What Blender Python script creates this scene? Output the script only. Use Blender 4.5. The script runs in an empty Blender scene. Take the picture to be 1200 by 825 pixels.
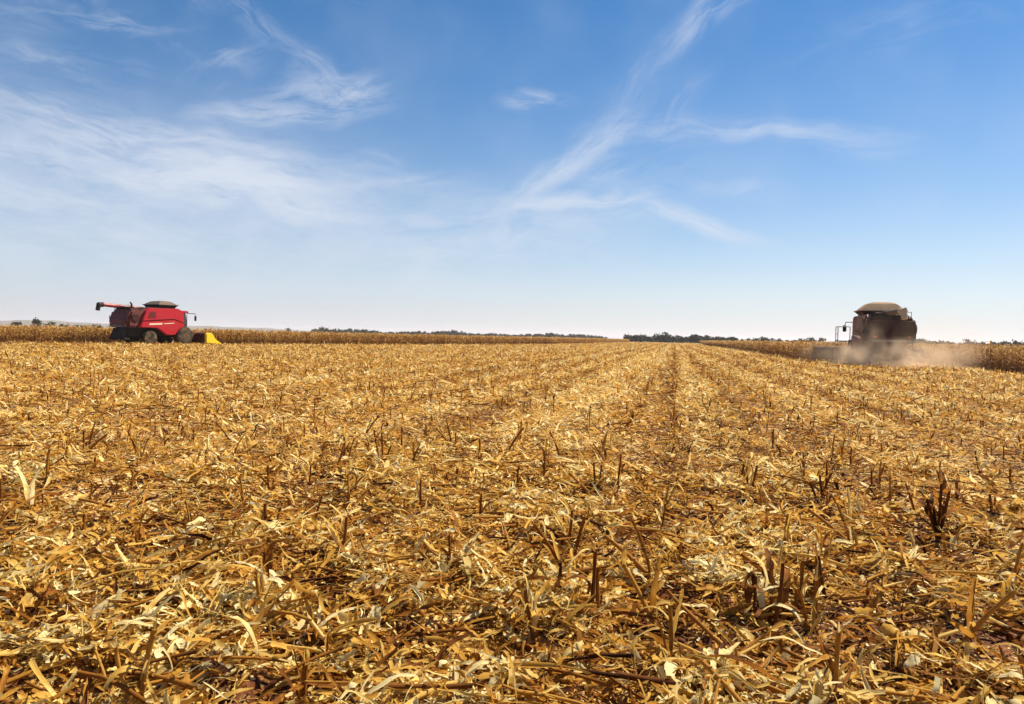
import bpy, math, random
import numpy as np
from mathutils import Vector, Matrix

random.seed(11)
rng = np.random.default_rng(11)
R = math.radians
scene = bpy.context.scene
col = scene.collection

# ------------------------------------------------------------------ camera
EYE = 1.6
PITCH, ROLL = R(1.156), R(1.21)
cam_data = bpy.data.cameras.new('camera')
cam_data.sensor_width = 36.0
cam_data.lens = 26.0
cam_data.clip_start = 0.05
cam_data.clip_end = 40000
cam = bpy.data.objects.new('camera', cam_data)
col.objects.link(cam)
fwd = Vector((0, math.cos(PITCH), -math.sin(PITCH)))
upv = Vector((0, math.sin(PITCH), math.cos(PITCH)))
rgt = Vector((1, 0, 0))
cr = rgt * math.cos(ROLL) + upv * math.sin(ROLL)
cu = -rgt * math.sin(ROLL) + upv * math.cos(ROLL)
M4 = Matrix.Identity(4)
for i in range(3):
    M4[i][0], M4[i][1], M4[i][2] = cr[i], cu[i], -fwd[i]
M4[2][3] = EYE
cam.matrix_world = M4
scene.camera = cam

scene.cycles.volume_bounces = 2

# ------------------------------------------------------------------ sun, sky, exposure
SUN_AZ, SUN_EL = R(58), R(49)           # azimuth clockwise from +Y
S = Vector((math.sin(SUN_AZ) * math.cos(SUN_EL), math.cos(SUN_AZ) * math.cos(SUN_EL), math.sin(SUN_EL)))
sd = bpy.data.lights.new('sun', 'SUN')
sd.energy = 5.0
sd.angle = R(0.53)
sd.color = (1.0, 0.89, 0.70)
sun = bpy.data.objects.new('sun', sd)
sun.rotation_euler = S.to_track_quat('Z', 'Y').to_euler()
sun.location = (20, 10, 30)
col.objects.link(sun)

scene.view_settings.view_transform = 'Standard'
scene.view_settings.look = 'None'
scene.view_settings.exposure = 1.0
scene.view_settings.gamma = 1.0
scene.view_settings.use_curve_mapping = False

world = bpy.data.worlds.new('World')
scene.world = world
world.use_nodes = True
wt = world.node_tree
wt.nodes.clear()
WN = wt.nodes.new
WL = wt.links.new


def wmath(op, a, b=None, clamp=False):
    n = WN('ShaderNodeMath')
    n.operation = op
    n.use_clamp = clamp
    for i, v in enumerate((a, b)):
        if v is None:
            continue
        if isinstance(v, (int, float)):
            n.inputs[i].default_value = v
        else:
            WL(v, n.inputs[i])
    return n.outputs[0]


def wrange(v, a, b, c, d, smooth=False):
    n = WN('ShaderNodeMapRange')
    n.interpolation_type = 'SMOOTHSTEP' if smooth else 'LINEAR'
    n.clamp = True
    WL(v, n.inputs[0])
    for i, x in enumerate((a, b, c, d)):
        n.inputs[i + 1].default_value = x
    return n.outputs[0]


wtc = WN('ShaderNodeTexCoord')
wsep = WN('ShaderNodeSeparateXYZ')
WL(wtc.outputs['Generated'], wsep.inputs[0])
az = wmath('ARCTAN2', wsep.outputs[0], wsep.outputs[1])
el = wmath('ARCSINE', wsep.outputs[2])
wcmb = WN('ShaderNodeCombineXYZ')
WL(az, wcmb.inputs[0])
WL(el, wcmb.inputs[1])
# gentle large warp so the wisps are not perfect ellipses
wn0 = WN('ShaderNodeTexNoise')
wn0.noise_dimensions = '3D'
wn0.inputs['Scale'].default_value = 7.0
wn0.inputs['Detail'].default_value = 3.0
WL(wcmb.outputs[0], wn0.inputs['Vector'])
wv = WN('ShaderNodeVectorMath')
wv.operation = 'MULTIPLY_ADD'
WL(wn0.outputs['Color'], wv.inputs[0])
wv.inputs[1].default_value = (0.075, 0.055, 0)
WL(wcmb.outputs[0], wv.inputs[2])
wv2 = WN('ShaderNodeVectorMath')
wv2.operation = 'ADD'
WL(wv.outputs[0], wv2.inputs[0])
wv2.inputs[1].default_value = (-0.0375, -0.0275, 0)
SKYC = wv2.outputs[0]

# cirrus wisps: azimuth, elevation, half length, half width (degrees), slope (degrees), strength, stretch, noise low, noise high
WISPS = [
    (-27.5, 8.0, 25.0, 8.5, -2, 0.42, 3.0, 0.06, 0.75),
    (-20.5, 10.4, 9.5, 2.6, -8, 1.05, 3.0, 0.20, 0.74),
    (-26.0, 12.6, 15.0, 2.2, -5, 0.48, 5.0, 0.30, 0.70),
    (-33.0, 8.5, 12.0, 5.0, -6, 0.28, 4.0, 0.30, 0.70),
    (-14.4, 17.0, 5.5, 2.0, 12, 0.50, 3.5, 0.28, 0.72),
    (-18.0, 15.6, 6.5, 1.2, 6, 0.42, 4.5, 0.28, 0.72),
    (-15.5, 18.9, 3.2, 1.6, -28, 0.26, 3.0, 0.30, 0.75),
    (-21.5, 19.6, 3.5, 3.0, 30, 0.22, 2.5, 0.35, 0.75),
    (-31.0, 16.8, 7.0, 1.3, 4, 0.24, 4.0, 0.35, 0.75),
    (-31.5, 22.5, 4.0, 3.0, 20, 0.30, 2.0, 0.35, 0.78),
    (-25.0, 22.5, 3.0, 4.0, 0, 0.20, 2.0, 0.38, 0.78),
    (-10.0, 25.5, 8.0, 2.0, 6, 0.18, 3.5, 0.38, 0.78),
    (3.8, 13.1, 7.5, 1.15, 36, 0.52, 6.0, 0.15, 0.75),
    (6.4, 14.6, 5.0, 2.6, 40, 0.20, 3.0, 0.30, 0.80),
    (9.8, 19.6, 5.5, 1.5, 52, 0.17, 4.0, 0.30, 0.80),
    (13.0, 22.4, 2.6, 1.0, 45, 0.26, 3.0, 0.30, 0.75),
    (16.0, 24.2, 5.5, 1.3, 26, 0.34, 4.0, 0.25, 0.75),
    (1.4, 17.6, 3.3, 0.85, 7, 0.46, 3.0, 0.25, 0.70),
    (10.5, 15.7, 7.5, 1.3, 2, 0.20, 5.0, 0.25, 0.75),
    (19.0, 15.1, 7.0, 0.85, -9, 0.42, 5.0, 0.20, 0.72),
    (24.5, 13.7, 5.5, 1.2, -9, 0.20, 5.0, 0.25, 0.75),
    (5.2, 10.5, 6.0, 0.8, 4, 0.62, 5.0, 0.15, 0.70),
    (13.5, 8.9, 6.0, 0.9, -17, 0.58, 5.0, 0.15, 0.70),
    (7.0, 9.2, 7.0, 1.7, 0, 0.18, 4.0, 0.25, 0.75),
    (-11.0, 8.6, 2.0, 1.8, -30, 0.32, 2.0, 0.28, 0.72),
    (-11.2, 12.8, 2.2, 1.2, 0, 0.30, 2.5, 0.28, 0.72),
    (6.0, 12.0, 3.5, 0.7, -2, 0.36, 4.0, 0.25, 0.70),
    (-3.0, 7.2, 13.0, 5.0, 6, 0.40, 3.0, 0.20, 0.75),
    (8.0, 12.0, 9.0, 4.5, 20, 0.16, 3.0, 0.30, 0.80),
    (26.0, 20.5, 9.0, 2.0, 8, 0.10, 4.0, 0.35, 0.80),
    (-12.5, 17.8, 4.0, 0.9, 24, 0.34, 4.0, 0.30, 0.70),
    (-29.0, 20.0, 6.0, 0.8, 10, 0.26, 5.0, 0.34, 0.72),
    (-36.0, 19.0, 5.0, 1.0, -6, 0.22, 5.0, 0.34, 0.74),
    (-19.0, 21.5, 4.5, 1.1, -34, 0.20, 4.0, 0.34, 0.74),
    (-9.5, 11.2, 6.0, 0.9, 8, 0.26, 5.0, 0.28, 0.72),
    (-30.0, 10.8, 14.0, 1.0, -4, 0.34, 7.0, 0.28, 0.70),
    (-16.0, 8.9, 7.0, 1.0, -6, 0.34, 6.0, 0.28, 0.70),
    (1.0, 9.9, 4.0, 1.0, 14, 0.30, 4.0, 0.26, 0.70),
    (17.5, 11.2, 7.0, 1.0, -6, 0.16, 5.0, 0.30, 0.75),
    (12.0, 17.5, 4.0, 1.4, 48, 0.16, 4.0, 0.32, 0.78),
]
clouds = None
for i, (a, e, L, W, sl, st, sx, n0, n1) in enumerate(WISPS):
    mp = WN('ShaderNodeMapping')
    mp.vector_type = 'TEXTURE'
    mp.inputs['Location'].default_value = (R(a), R(e), 0)
    mp.inputs['Rotation'].default_value = (0, 0, R(sl))
    mp.inputs['Scale'].default_value = (R(L), R(W), 1)
    WL(SKYC, mp.inputs['Vector'])
    ln = WN('ShaderNodeVectorMath')
    ln.operation = 'LENGTH'
    WL(mp.outputs[0], ln.inputs[0])
    fall = wrange(ln.outputs['Value'], 0.0, 1.25, 1.0, 0.0, True)
    ms = WN('ShaderNodeVectorMath')
    ms.operation = 'MULTIPLY_ADD'
    k = 0.80 * L / 4.0
    ms.inputs[1].default_value = (k, k * sx * W / L, 1)
    ms.inputs[2].default_value = (i * 7.3, i * 3.1, i * 1.7)
    WL(mp.outputs[0], ms.inputs[0])
    ns = WN('ShaderNodeTexNoise')
    ns.inputs['Scale'].default_value = 1.0
    ns.inputs['Detail'].default_value = 8.0
    ns.inputs['Roughness'].default_value = 0.66
    ns.inputs['Distortion'].default_value = 0.5
    WL(ms.outputs[0], ns.inputs['Vector'])
    tex = wrange(ns.outputs['Fac'], n0 + .07, n1 - .02, 0.0, 1.0, True)
    v = wmath('MULTIPLY', wmath('MULTIPLY', fall, tex), st)
    clouds = v if clouds is None else wmath('ADD', clouds, v)
veil = wrange(wn0.outputs['Fac'], 0.38, 0.75, 0.0, 0.05, True)
clouds = wmath('ADD', clouds, veil)
clouds = wmath('SUBTRACT', 1.0, wmath('POWER', 2.718, wmath('MULTIPLY', clouds, -1.9)))
low = wmath('MULTIPLY', wmath('POWER', 2.718, wmath('MULTIPLY', wmath('MAXIMUM', el, 0.0), -7.0)), 0.86)
sky = WN('ShaderNodeTexSky')
sky.sky_type = 'NISHITA'
sky.sun_disc = False
sky.sun_elevation = SUN_EL
sky.sun_rotation = SUN_AZ
sky.altitude = 600
sky.air_density = 1.0
sky.dust_density = 0.12
sky.ozone_density = 1.6
hs = WN('ShaderNodeHueSaturation')
hs.inputs['Saturation'].default_value = 1.42
hs.inputs['Value'].default_value = 1.0
WL(sky.outputs[0], hs.inputs['Color'])
wmix = WN('ShaderNodeMix')
wmix.data_type = 'RGBA'
WL(low, wmix.inputs['Factor'])
tint = WN('ShaderNodeMix')
tint.data_type = 'RGBA'
tint.blend_type = 'MULTIPLY'
tint.inputs['Factor'].default_value = 1.0
WL(hs.outputs[0], tint.inputs['A'])
tint.inputs['B'].default_value = (1.0, 0.955, 0.95, 1)
WL(tint.outputs['Result'], wmix.inputs['A'])
# the veil is dimmer on the side away from the sun
side = wrange(az, -0.75, 0.55, 0.0, 1.0, True)
vcol = WN('ShaderNodeMix')
vcol.data_type = 'RGBA'
WL(side, vcol.inputs['Factor'])
vcol.inputs['A'].default_value = (4.5, 5.0, 6.4, 1)
vcol.inputs['B'].default_value = (5.7, 6.05, 7.2, 1)
WL(vcol.outputs['Result'], wmix.inputs['B'])
wbg = WN('ShaderNodeBackground')
wbg.inputs['Strength'].default_value = 0.060
cmix = WN('ShaderNodeMix')
cmix.data_type = 'RGBA'
WL(clouds, cmix.inputs['Factor'])
WL(wmix.outputs['Result'], cmix.inputs['A'])
cmix.inputs['B'].default_value = (6.0, 6.5, 7.4, 1)
WL(cmix.outputs['Result'], wbg.inputs['Color'])
wout = WN('ShaderNodeOutputWorld')
WL(wbg.outputs[0], wout.inputs['Surface'])

# ------------------------------------------------------------------ helpers
ROW_AZ = R(12.4)
RD = np.array([math.sin(ROW_AZ), math.cos(ROW_AZ)])        # row direction
RQ = np.array([math.cos(ROW_AZ), -math.sin(ROW_AZ)])       # across rows


def tag(o, label=None, cat=None, group=None, kind=None):
    if label: o['label'] = label
    if cat: o['category'] = cat
    if group: o['group'] = group
    if kind: o['kind'] = kind
    return o


def link(name, me, mat=None, parent=None):
    o = bpy.data.objects.new(name, me)
    col.objects.link(o)
    if mat is not None and me is not None:
        me.materials.append(mat)
    if parent is not None:
        o.parent = parent
    return o


def empty(name, loc, rz=0.0):
    o = bpy.data.objects.new(name, None)
    o.empty_display_size = 0.2
    o.location = loc
    o.rotation_euler = (0, 0, rz)
    col.objects.link(o)
    return o


def np_mesh(name, V, F, attrs=None, smooth=False):
    """V (n,3), F (m,4) quads (or (m,3)), attrs {name: (n,) or (n,2)}"""
    me = bpy.data.meshes.new(name)
    V = np.ascontiguousarray(V, np.float32)
    F = np.ascontiguousarray(F, np.int32)
    k = F.shape[1]
    me.vertices.add(len(V))
    me.vertices.foreach_set('co', V.ravel())
    me.loops.add(F.size)
    me.loops.foreach_set('vertex_index', F.ravel())
    me.polygons.add(len(F))
    me.polygons.foreach_set('loop_start', np.arange(0, F.size, k, dtype=np.int32))
    if smooth:
        me.polygons.foreach_set('use_smooth', np.ones(len(F), bool))
    for an, av in (attrs or {}).items():
        av = np.ascontiguousarray(av, np.float32)
        if av.ndim == 1:
            me.attributes.new(an, 'FLOAT', 'POINT').data.foreach_set('value', av)
        else:
            me.attributes.new(an, 'FLOAT_VECTOR', 'POINT').data.foreach_set('vector', av.ravel())
    me.update(calc_edges=True)
    return me


class Bag:
    """collects numpy pieces that share one mesh"""
    def __init__(self):
        self.v, self.f, self.t, self.l, self.n = [], [], [], [], 0

    def add(self, V, F, T, Lv):
        self.v.append(V); self.f.append(F + self.n); self.t.append(T); self.l.append(Lv)
        self.n += len(V)

    def mesh(self, name, smooth=False):
        return np_mesh(name, np.concatenate(self.v), np.concatenate(self.f),
                       {'tone': np.concatenate(self.t), 'luv': np.concatenate(self.l)}, smooth)


_tab = np.random.default_rng(5).random((256, 256))


def vnoise(x, y):
    """smooth value noise on a unit lattice, 0..1"""
    xi, yi = np.floor(x), np.floor(y)
    fx, fy = x - xi, y - yi
    xi, yi = xi.astype(int) & 255, yi.astype(int) & 255
    x1, y1 = (xi + 1) & 255, (yi + 1) & 255
    fx = fx * fx * fx * (fx * (fx * 6 - 15) + 10); fy = fy * fy * fy * (fy * (fy * 6 - 15) + 10)
    a = _tab[xi, yi] * (1 - fx) + _tab[x1, yi] * fx
    b = _tab[xi, y1] * (1 - fx) + _tab[x1, y1] * fx
    return a * (1 - fy) + b * fy


def fbm(x, y, size, oct=3):
    s, w, t = 0.0, 1.0, 0.0
    c, n = math.cos(.7), math.sin(.7)
    x, y = x / size, y / size
    for k in range(oct):
        s = s + w * vnoise(x + 17.3 * k, y + 9.1 * k); t += w
        w *= .55
        x, y = (x * c - y * n) * 2.03, (x * n + y * c) * 2.03
    return s / t


def clump(x, y):
    """0..1 heaps of straw thrown together, half a metre or so across"""
    return np.clip((fbm(x + 40, y, .62, 3) - .34) / .34, 0, 1)


def ground_z(x, y):
    """low lumps of soil and piled residue, fading out with distance"""
    x = np.asarray(x, float); y = np.asarray(y, float)
    q = x * RQ[0] + y * RQ[1]
    z = 0.018 * np.sin(q * 2 * math.pi / 0.75)
    z = z + 0.075 * clump(x, y) + 0.05 * (fbm(x, y + 60, .22, 2) - .5) + 0.10 * (fbm(x + 90, y, 2.6, 2) - .5)
    r = np.sqrt(x * x + y * y)
    return (z - .04) * np.clip((90 - r) / 70, 0, 1)


def ribbons(x, y, z, L, W, yaw, pitch, curl, bend, roll, twist, cup, tone, K=4, A=2, taper=0.5, ragged=0.0, clampz=True, tonevar=0.0, crinkle=0.0):
    """N curved dry leaf strips as one block of quads"""
    N = len(x)
    t = np.linspace(0, 1, K + 1)[None, :]
    pv = pitch[:, None] + curl[:, None] * (t - 0.35)
    yv = yaw[:, None] + bend[:, None] * (t - 0.5)
    if crinkle:
        pv = pv + rng.normal(0, crinkle, pv.shape); yv = yv + rng.normal(0, crinkle * .5, yv.shape)
    dx = np.cos(pv) * np.cos(yv); dy = np.cos(pv) * np.sin(yv); dz = np.sin(pv)
    st = (L / K)[:, None]
    def integ(d):
        m = 0.5 * (d[:, 1:] + d[:, :-1]) * st
        return np.concatenate([np.zeros((N, 1)), np.cumsum(m, 1)], 1)
    cx, cy, cz = integ(dx), integ(dy), integ(dz)
    if clampz:
        cx = cx - cx[:, -1:] / 2; cy = cy - cy[:, -1:] / 2
    T = np.stack([dx, dy, dz], -1)
    side = np.stack([-np.sin(yv), np.cos(yv), np.zeros_like(yv)], -1)
    up = np.cross(T, side)
    ra = roll[:, None] + twist[:, None] * (t - 0.5)
    if crinkle:
        ra = ra + rng.normal(0, crinkle * 1.1, ra.shape)
    sv = side * np.cos(ra)[..., None] + up * np.sin(ra)[..., None]
    nv = np.cross(T, sv)
    tp = np.broadcast_to(taper, (N,))[:, None] if np.ndim(taper) else np.full((N, 1), taper)
    prof = (1 - tp * np.clip((t - 0.35) / 0.65, 0, 1) ** 1.3) * (0.62 + 0.38 * np.clip(t / 0.25, 0, 1))
    hw = 0.5 * W[:, None] * prof
    if ragged > 0:
        hw = hw * (1 + ragged * (rng.random((N, K + 1)) - 0.5))
    P = np.stack([cx + x[:, None], cy + y[:, None], cz + z[:, None]], -1)
    ac = np.linspace(-1, 1, A)
    V = P[:, :, None, :] + sv[:, :, None, :] * (ac[None, None, :, None] * hw[:, :, None, None])
    if A > 2:
        V = V + nv[:, :, None, :] * ((ac[None, None, :, None] ** 2 - 0.5) * (hw * cup[:, None])[:, :, None, None])
    if clampz:
        low_ = (V[..., 2].min(axis=(1, 2)) - z)
        V[..., 2] -= np.minimum(low_, 0)[:, None, None]
    M = (K + 1) * A
    ii, jj = np.meshgrid(np.arange(K), np.arange(A - 1), indexing='ij')
    a = (ii * A + jj).ravel()
    f = np.stack([a, a + 1, a + A + 1, a + A], -1)
    F = (f[None] + (np.arange(N) * M)[:, None, None]).reshape(-1, 4)
    tn = np.broadcast_to(tone[:, None, None], (N, K + 1, A))
    if tonevar:
        tn = np.clip(tn + tonevar * (rng.random((N, K + 1, 1)) - 0.5), 0, 1)
    lv = np.zeros((N, K + 1, A, 3))
    lv[..., 0] = ac[None, None, :]
    lv[..., 1] = t[:, :, None] * (L / 0.1)[:, None, None]
    lv[..., 2] = rng.random(N)[:, None, None] * 50
    return V.reshape(-1, 3), F, np.ascontiguousarray(tn).reshape(-1), lv.reshape(-1, 3)


def tubes(x, y, z, L, rad, yaw, pitch, curl, tone, K=2, A=5, tip=0.8, knots=0.0):
    N = len(x)
    t = np.linspace(0, 1, K + 1)[None, :]
    pv = pitch[:, None] + curl[:, None] * (t - 0.5)
    yv = np.broadcast_to(yaw[:, None], pv.shape)
    dx = np.cos(pv) * np.cos(yv); dy = np.cos(pv) * np.sin(yv); dz = np.sin(pv)
    st = (L / K)[:, None]
    def integ(d):
        m = 0.5 * (d[:, 1:] + d[:, :-1]) * st
        return np.concatenate([np.zeros((N, 1)), np.cumsum(m, 1)], 1)
    P = np.stack([integ(dx) + x[:, None], integ(dy) + y[:, None], integ(dz) + z[:, None]], -1)
    T = np.stack([dx, dy, dz], -1)
    side = np.stack([-np.sin(yv), np.cos(yv), np.zeros_like(yv)], -1)
    up = np.cross(T, side)
    r = rad[:, None] * (1 - (1 - tip) * t)
    if knots:
        r = r * (1 + knots * (np.arange(K + 1)[None, :] % 3 == 0))
    an = np.arange(A) * 2 * math.pi / A
    V = P[:, :, None, :] + r[:, :, None, None] * (side[:, :, None, :] * np.cos(an)[None, None, :, None] + up[:, :, None, :] * np.sin(an)[None, None, :, None])
    M = (K + 1) * A
    ii, jj = np.meshgrid(np.arange(K), np.arange(A), indexing='ij')
    a = (ii * A + jj).ravel(); b = (ii * A + (jj + 1) % A).ravel()
    f = [np.stack([a, b, b + A, a + A], -1)]
    if A >= 4:      # end caps as quads
        e = K * A
        f.append(np.array([[0, 1, 2, 3], [e + 3, e + 2, e + 1, e]]))
        if A >= 5: f.append(np.array([[0, 3, 4, 4 if A == 5 else 5], [e + 4 if A == 5 else e + 5, e + 4, e + 3, e]])[:, :] if A >= 6 else np.zeros((0, 4), int))
    f = np.concatenate(f)
    F = (f[None] + (np.arange(N) * M)[:, None, None]).reshape(-1, 4)
    tn = np.ascontiguousarray(np.broadcast_to(tone[:, None, None], (N, K + 1, A))).reshape(-1)
    lv = np.zeros((N, K + 1, A, 3))
    lv[..., 0] = np.linspace(-1, 1, A)[None, None, :]
    lv[..., 1] = t[:, :, None] * (L / 0.1)[:, None, None]
    lv[..., 2] = rng.random(N)[:, None, None] * 50
    return V.reshape(-1, 3), F, tn, lv.reshape(-1, 3)


U = lambda a, b, n: rng.uniform(a, b, n)


def A1(v): return np.array([float(v)])


def gz(x, y): return float(ground_z(np.array(float(x)), np.array(float(y))))

# ------------------------------------------------------------------ materials


def new_mat(name):
    m = bpy.data.materials.new(name)
    m.use_nodes = True
    m.node_tree.nodes.clear()
    return m, m.node_tree.nodes.new, m.node_tree.links.new


def ramp(nn, stops):
    r = nn('ShaderNodeValToRGB')
    e = r.color_ramp.elements
    while len(e) < len(stops):
        e.new(0.5)
    for s, (p, c) in zip(e, stops):
        s.position = p
        s.color = (*c, 1)
    return r


def straw_material(name, stops, transl=0.37, spec=0.10, rough=0.65, fibre=0.5):
    m, nn, ll = new_mat(name)
    at = nn('ShaderNodeAttribute'); at.attribute_name = 'tone'
    lu = nn('ShaderNodeAttribute'); lu.attribute_name = 'luv'
    mp = nn('ShaderNodeMapping'); mp.inputs['Scale'].default_value = (8.0, 0.45, 1.0)
    ll(lu.outputs['Vector'], mp.inputs['Vector'])
    no = nn('ShaderNodeTexNoise'); no.inputs['Scale'].default_value = 1.3; no.inputs['Detail'].default_value = 4
    no.inputs['Roughness'].default_value = 0.65
    ll(mp.outputs[0], no.inputs['Vector'])
    ad = nn('ShaderNodeMath'); ad.operation = 'MULTIPLY_ADD'
    ll(no.outputs['Fac'], ad.inputs[0]); ad.inputs[1].default_value = fibre
    sb = nn('ShaderNodeMath'); sb.operation = 'SUBTRACT'
    ll(at.outputs['Fac'], sb.inputs[0]); sb.inputs[1].default_value = fibre * 0.5
    ll(sb.outputs[0], ad.inputs[2])
    rp = ramp(nn, stops)
    ll(ad.outputs[0], rp.inputs[0])
    pb = nn('ShaderNodeBsdfPrincipled')
    pb.inputs['Roughness'].default_value = rough
    pb.inputs['Specular IOR Level'].default_value = spec
    ll(rp.outputs[0], pb.inputs['Base Color'])
    bp = nn('ShaderNodeBump'); bp.inputs['Strength'].default_value = 0.8; bp.inputs['Distance'].default_value = 0.006
    ll(no.outputs['Fac'], bp.inputs['Height'])
    ll(bp.outputs[0], pb.inputs['Normal'])
    tr = nn('ShaderNodeBsdfTranslucent')
    ll(rp.outputs[0], tr.inputs['Color'])
    mx = nn('ShaderNodeMixShader'); mx.inputs[0].default_value = transl
    ll(pb.outputs[0], mx.inputs[1]); ll(tr.outputs[0], mx.inputs[2])
    ou = nn('ShaderNodeOutputMaterial')
    ll((mx if transl > 0 else pb).outputs[0], ou.inputs['Surface'])
    return m


STRAW = [(0.0, (0.032, 0.010, 0.004)), (0.14, (0.13, 0.040, 0.010)), (0.32, (0.34, 0.130, 0.020)),
         (0.53, (0.56, 0.290, 0.046)), (0.72, (0.73, 0.475, 0.112)), (0.88, (0.84, 0.66, 0.265)), (1.0, (0.91, 0.80, 0.45))]
m_litter = straw_material('dry_straw', STRAW)
CORN = [(0.0, (0.060, 0.024, 0.008)), (0.3, (0.21, 0.088, 0.022)), (0.6, (0.39, 0.20, 0.048)), (0.85, (0.55, 0.35, 0.11)), (1.0, (0.67, 0.50, 0.21))]
m_corn = straw_material('dry_corn', CORN, transl=0.2, spec=0.15, rough=0.7, fibre=0.2)


def ground_material():
    m, nn, ll = new_mat('field_soil')
    geo = nn('ShaderNodeNewGeometry')
    rot = nn('ShaderNodeMapping'); rot.inputs['Rotation'].default_value = (0, 0, ROW_AZ)
    ll(geo.outputs['Position'], rot.inputs['Vector'])
    # fragments of chaff
    vo = nn('ShaderNodeTexVoronoi'); vo.inputs['Scale'].default_value = 42; vo.inputs['Randomness'].default_value = 1
    wob = nn('ShaderNodeTexNoise'); wob.inputs['Scale'].default_value = 25; wob.inputs['Detail'].default_value = 2
    ll(geo.outputs['Position'], wob.inputs['Vector'])
    wa = nn('ShaderNodeVectorMath'); wa.operation = 'MULTIPLY_ADD'; wa.inputs[1].default_value = (0.05, 0.05, 0)
    ll(wob.outputs['Color'], wa.inputs[0]); ll(geo.outputs['Position'], wa.inputs[2])
    ll(wa.outputs[0], vo.inputs['Vector'])
    sp = nn('ShaderNodeSeparateColor')
    ll(vo.outputs['Color'], sp.inputs[0])
    chaff = ramp(nn, [(0.0, (0.12, 0.05, 0.02)), (0.3, (0.28, 0.14, 0.04)), (0.6, (0.48, 0.29, 0.09)), (0.85, (0.62, 0.44, 0.17)), (1.0, (0.72, 0.58, 0.32))])
    ll(sp.outputs[0], chaff.inputs[0])
    soiln = nn('ShaderNodeTexNoise'); soiln.inputs['Scale'].default_value = 9; soiln.inputs['Detail'].default_value = 8
    ll(geo.outputs['Position'], soiln.inputs['Vector'])
    soil = ramp(nn, [(0.3, (0.035, 0.012, 0.006)), (0.55, (0.10, 0.034, 0.014)), (0.75, (0.18, 0.066, 0.028))])
    ll(soiln.outputs['Fac'], soil.inputs[0])
    patch = nn('ShaderNodeTexNoise'); patch.inputs['Scale'].default_value = 1.6; patch.inputs['Detail'].default_value = 6
    ll(geo.outputs['Position'], patch.inputs['Vector'])
    # swaths of blown chaff along the rows
    sxyz = nn('ShaderNodeSeparateXYZ'); ll(rot.outputs[0], sxyz.inputs[0])
    cx = nn('ShaderNodeCombineXYZ'); ll(sxyz.outputs[0], cx.inputs[0])
    ym = nn('ShaderNodeMath'); ym.operation = 'MULTIPLY'; ym.inputs[1].default_value = 0.02
    ll(sxyz.outputs[1], ym.inputs[0]); ll(ym.outputs[0], cx.inputs[1])
    sw = nn('ShaderNodeTexNoise'); sw.inputs['Scale'].default_value = 0.45; sw.inputs['Detail'].default_value = 3
    ll(cx.outputs[0], sw.inputs['Vector'])
    s1 = nn('ShaderNodeMath'); s1.operation = 'ADD'
    ll(patch.outputs['Fac'], s1.inputs[0]); ll(sw.outputs['Fac'], s1.inputs[1])
    s2 = nn('ShaderNodeMath'); s2.operation = 'MULTIPLY_ADD'; s2.inputs[1].default_value = 0.35
    ll(sp.outputs[1], s2.inputs[0]); ll(s1.outputs[0], s2.inputs[2])
    mr = nn('ShaderNodeMapRange'); mr.interpolation_type = 'SMOOTHSTEP'
    mr.inputs[1].default_value = 1.00; mr.inputs[2].default_value = 1.34
    ll(s2.outputs[0], mr.inputs[0])
    mx = nn('ShaderNodeMix'); mx.data_type = 'RGBA'
    ll(mr.outputs[0], mx.inputs['Factor']); ll(soil.outputs[0], mx.inputs['A']); ll(chaff.outputs[0], mx.inputs['B'])
    pb = nn('ShaderNodeBsdfPrincipled'); pb.inputs['Roughness'].default_value = 0.9
    pb.inputs['Specular IOR Level'].default_value = 0.1
    ll(mx.outputs['Result'], pb.inputs['Base Color'])
    bp = nn('ShaderNodeBump'); bp.inputs['Strength'].default_value = 1.0; bp.inputs['Distance'].default_value = 0.05
    ll(soiln.outputs['Fac'], bp.inputs['Height']); ll(bp.outputs[0], pb.inputs['Normal'])
    ou = nn('ShaderNodeOutputMaterial'); ll(pb.outputs[0], ou.inputs['Surface'])
    return m


def paint(name, base, rough=0.4, metal=0.0, spec=0.5, dust=0.35, dustcol=(0.30, 0.19, 0.10), coat=0.0):
    """paint or rubber with a coat of field dust that gathers in patches"""
    m, nn, ll = new_mat(name)
    tc = nn('ShaderNodeTexCoord')
    no = nn('ShaderNodeTexNoise'); no.inputs['Scale'].default_value = 2.2; no.inputs['Detail'].default_value = 7
    ll(tc.outputs['Object'], no.inputs['Vector'])
    mr = nn('ShaderNodeMapRange'); mr.inputs[1].default_value = 0.35; mr.inputs[2].default_value = 0.75
    mr.inputs[3].default_value = 0.0; mr.inputs[4].default_value = dust
    ll(no.outputs['Fac'], mr.inputs[0])
    mx = nn('ShaderNodeMix'); mx.data_type = 'RGBA'
    ll(mr.outputs[0], mx.inputs['Factor'])
    mx.inputs['A'].default_value = (*base, 1); mx.inputs['B'].default_value = (*dustcol, 1)
    pb = nn('ShaderNodeBsdfPrincipled')
    ll(mx.outputs['Result'], pb.inputs['Base Color'])
    ra = nn('ShaderNodeMath'); ra.operation = 'ADD'; ra.inputs[1].default_value = rough
    ll(mr.outputs[0], ra.inputs[0]); ll(ra.outputs[0], pb.inputs['Roughness'])
    pb.inputs['Metallic'].default_value = metal
    pb.inputs['Specular IOR Level'].default_value = spec
    pb.inputs['Coat Weight'].default_value = coat
    ou = nn('ShaderNodeOutputMaterial'); ll(pb.outputs[0], ou.inputs['Surface'])
    return m


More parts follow.
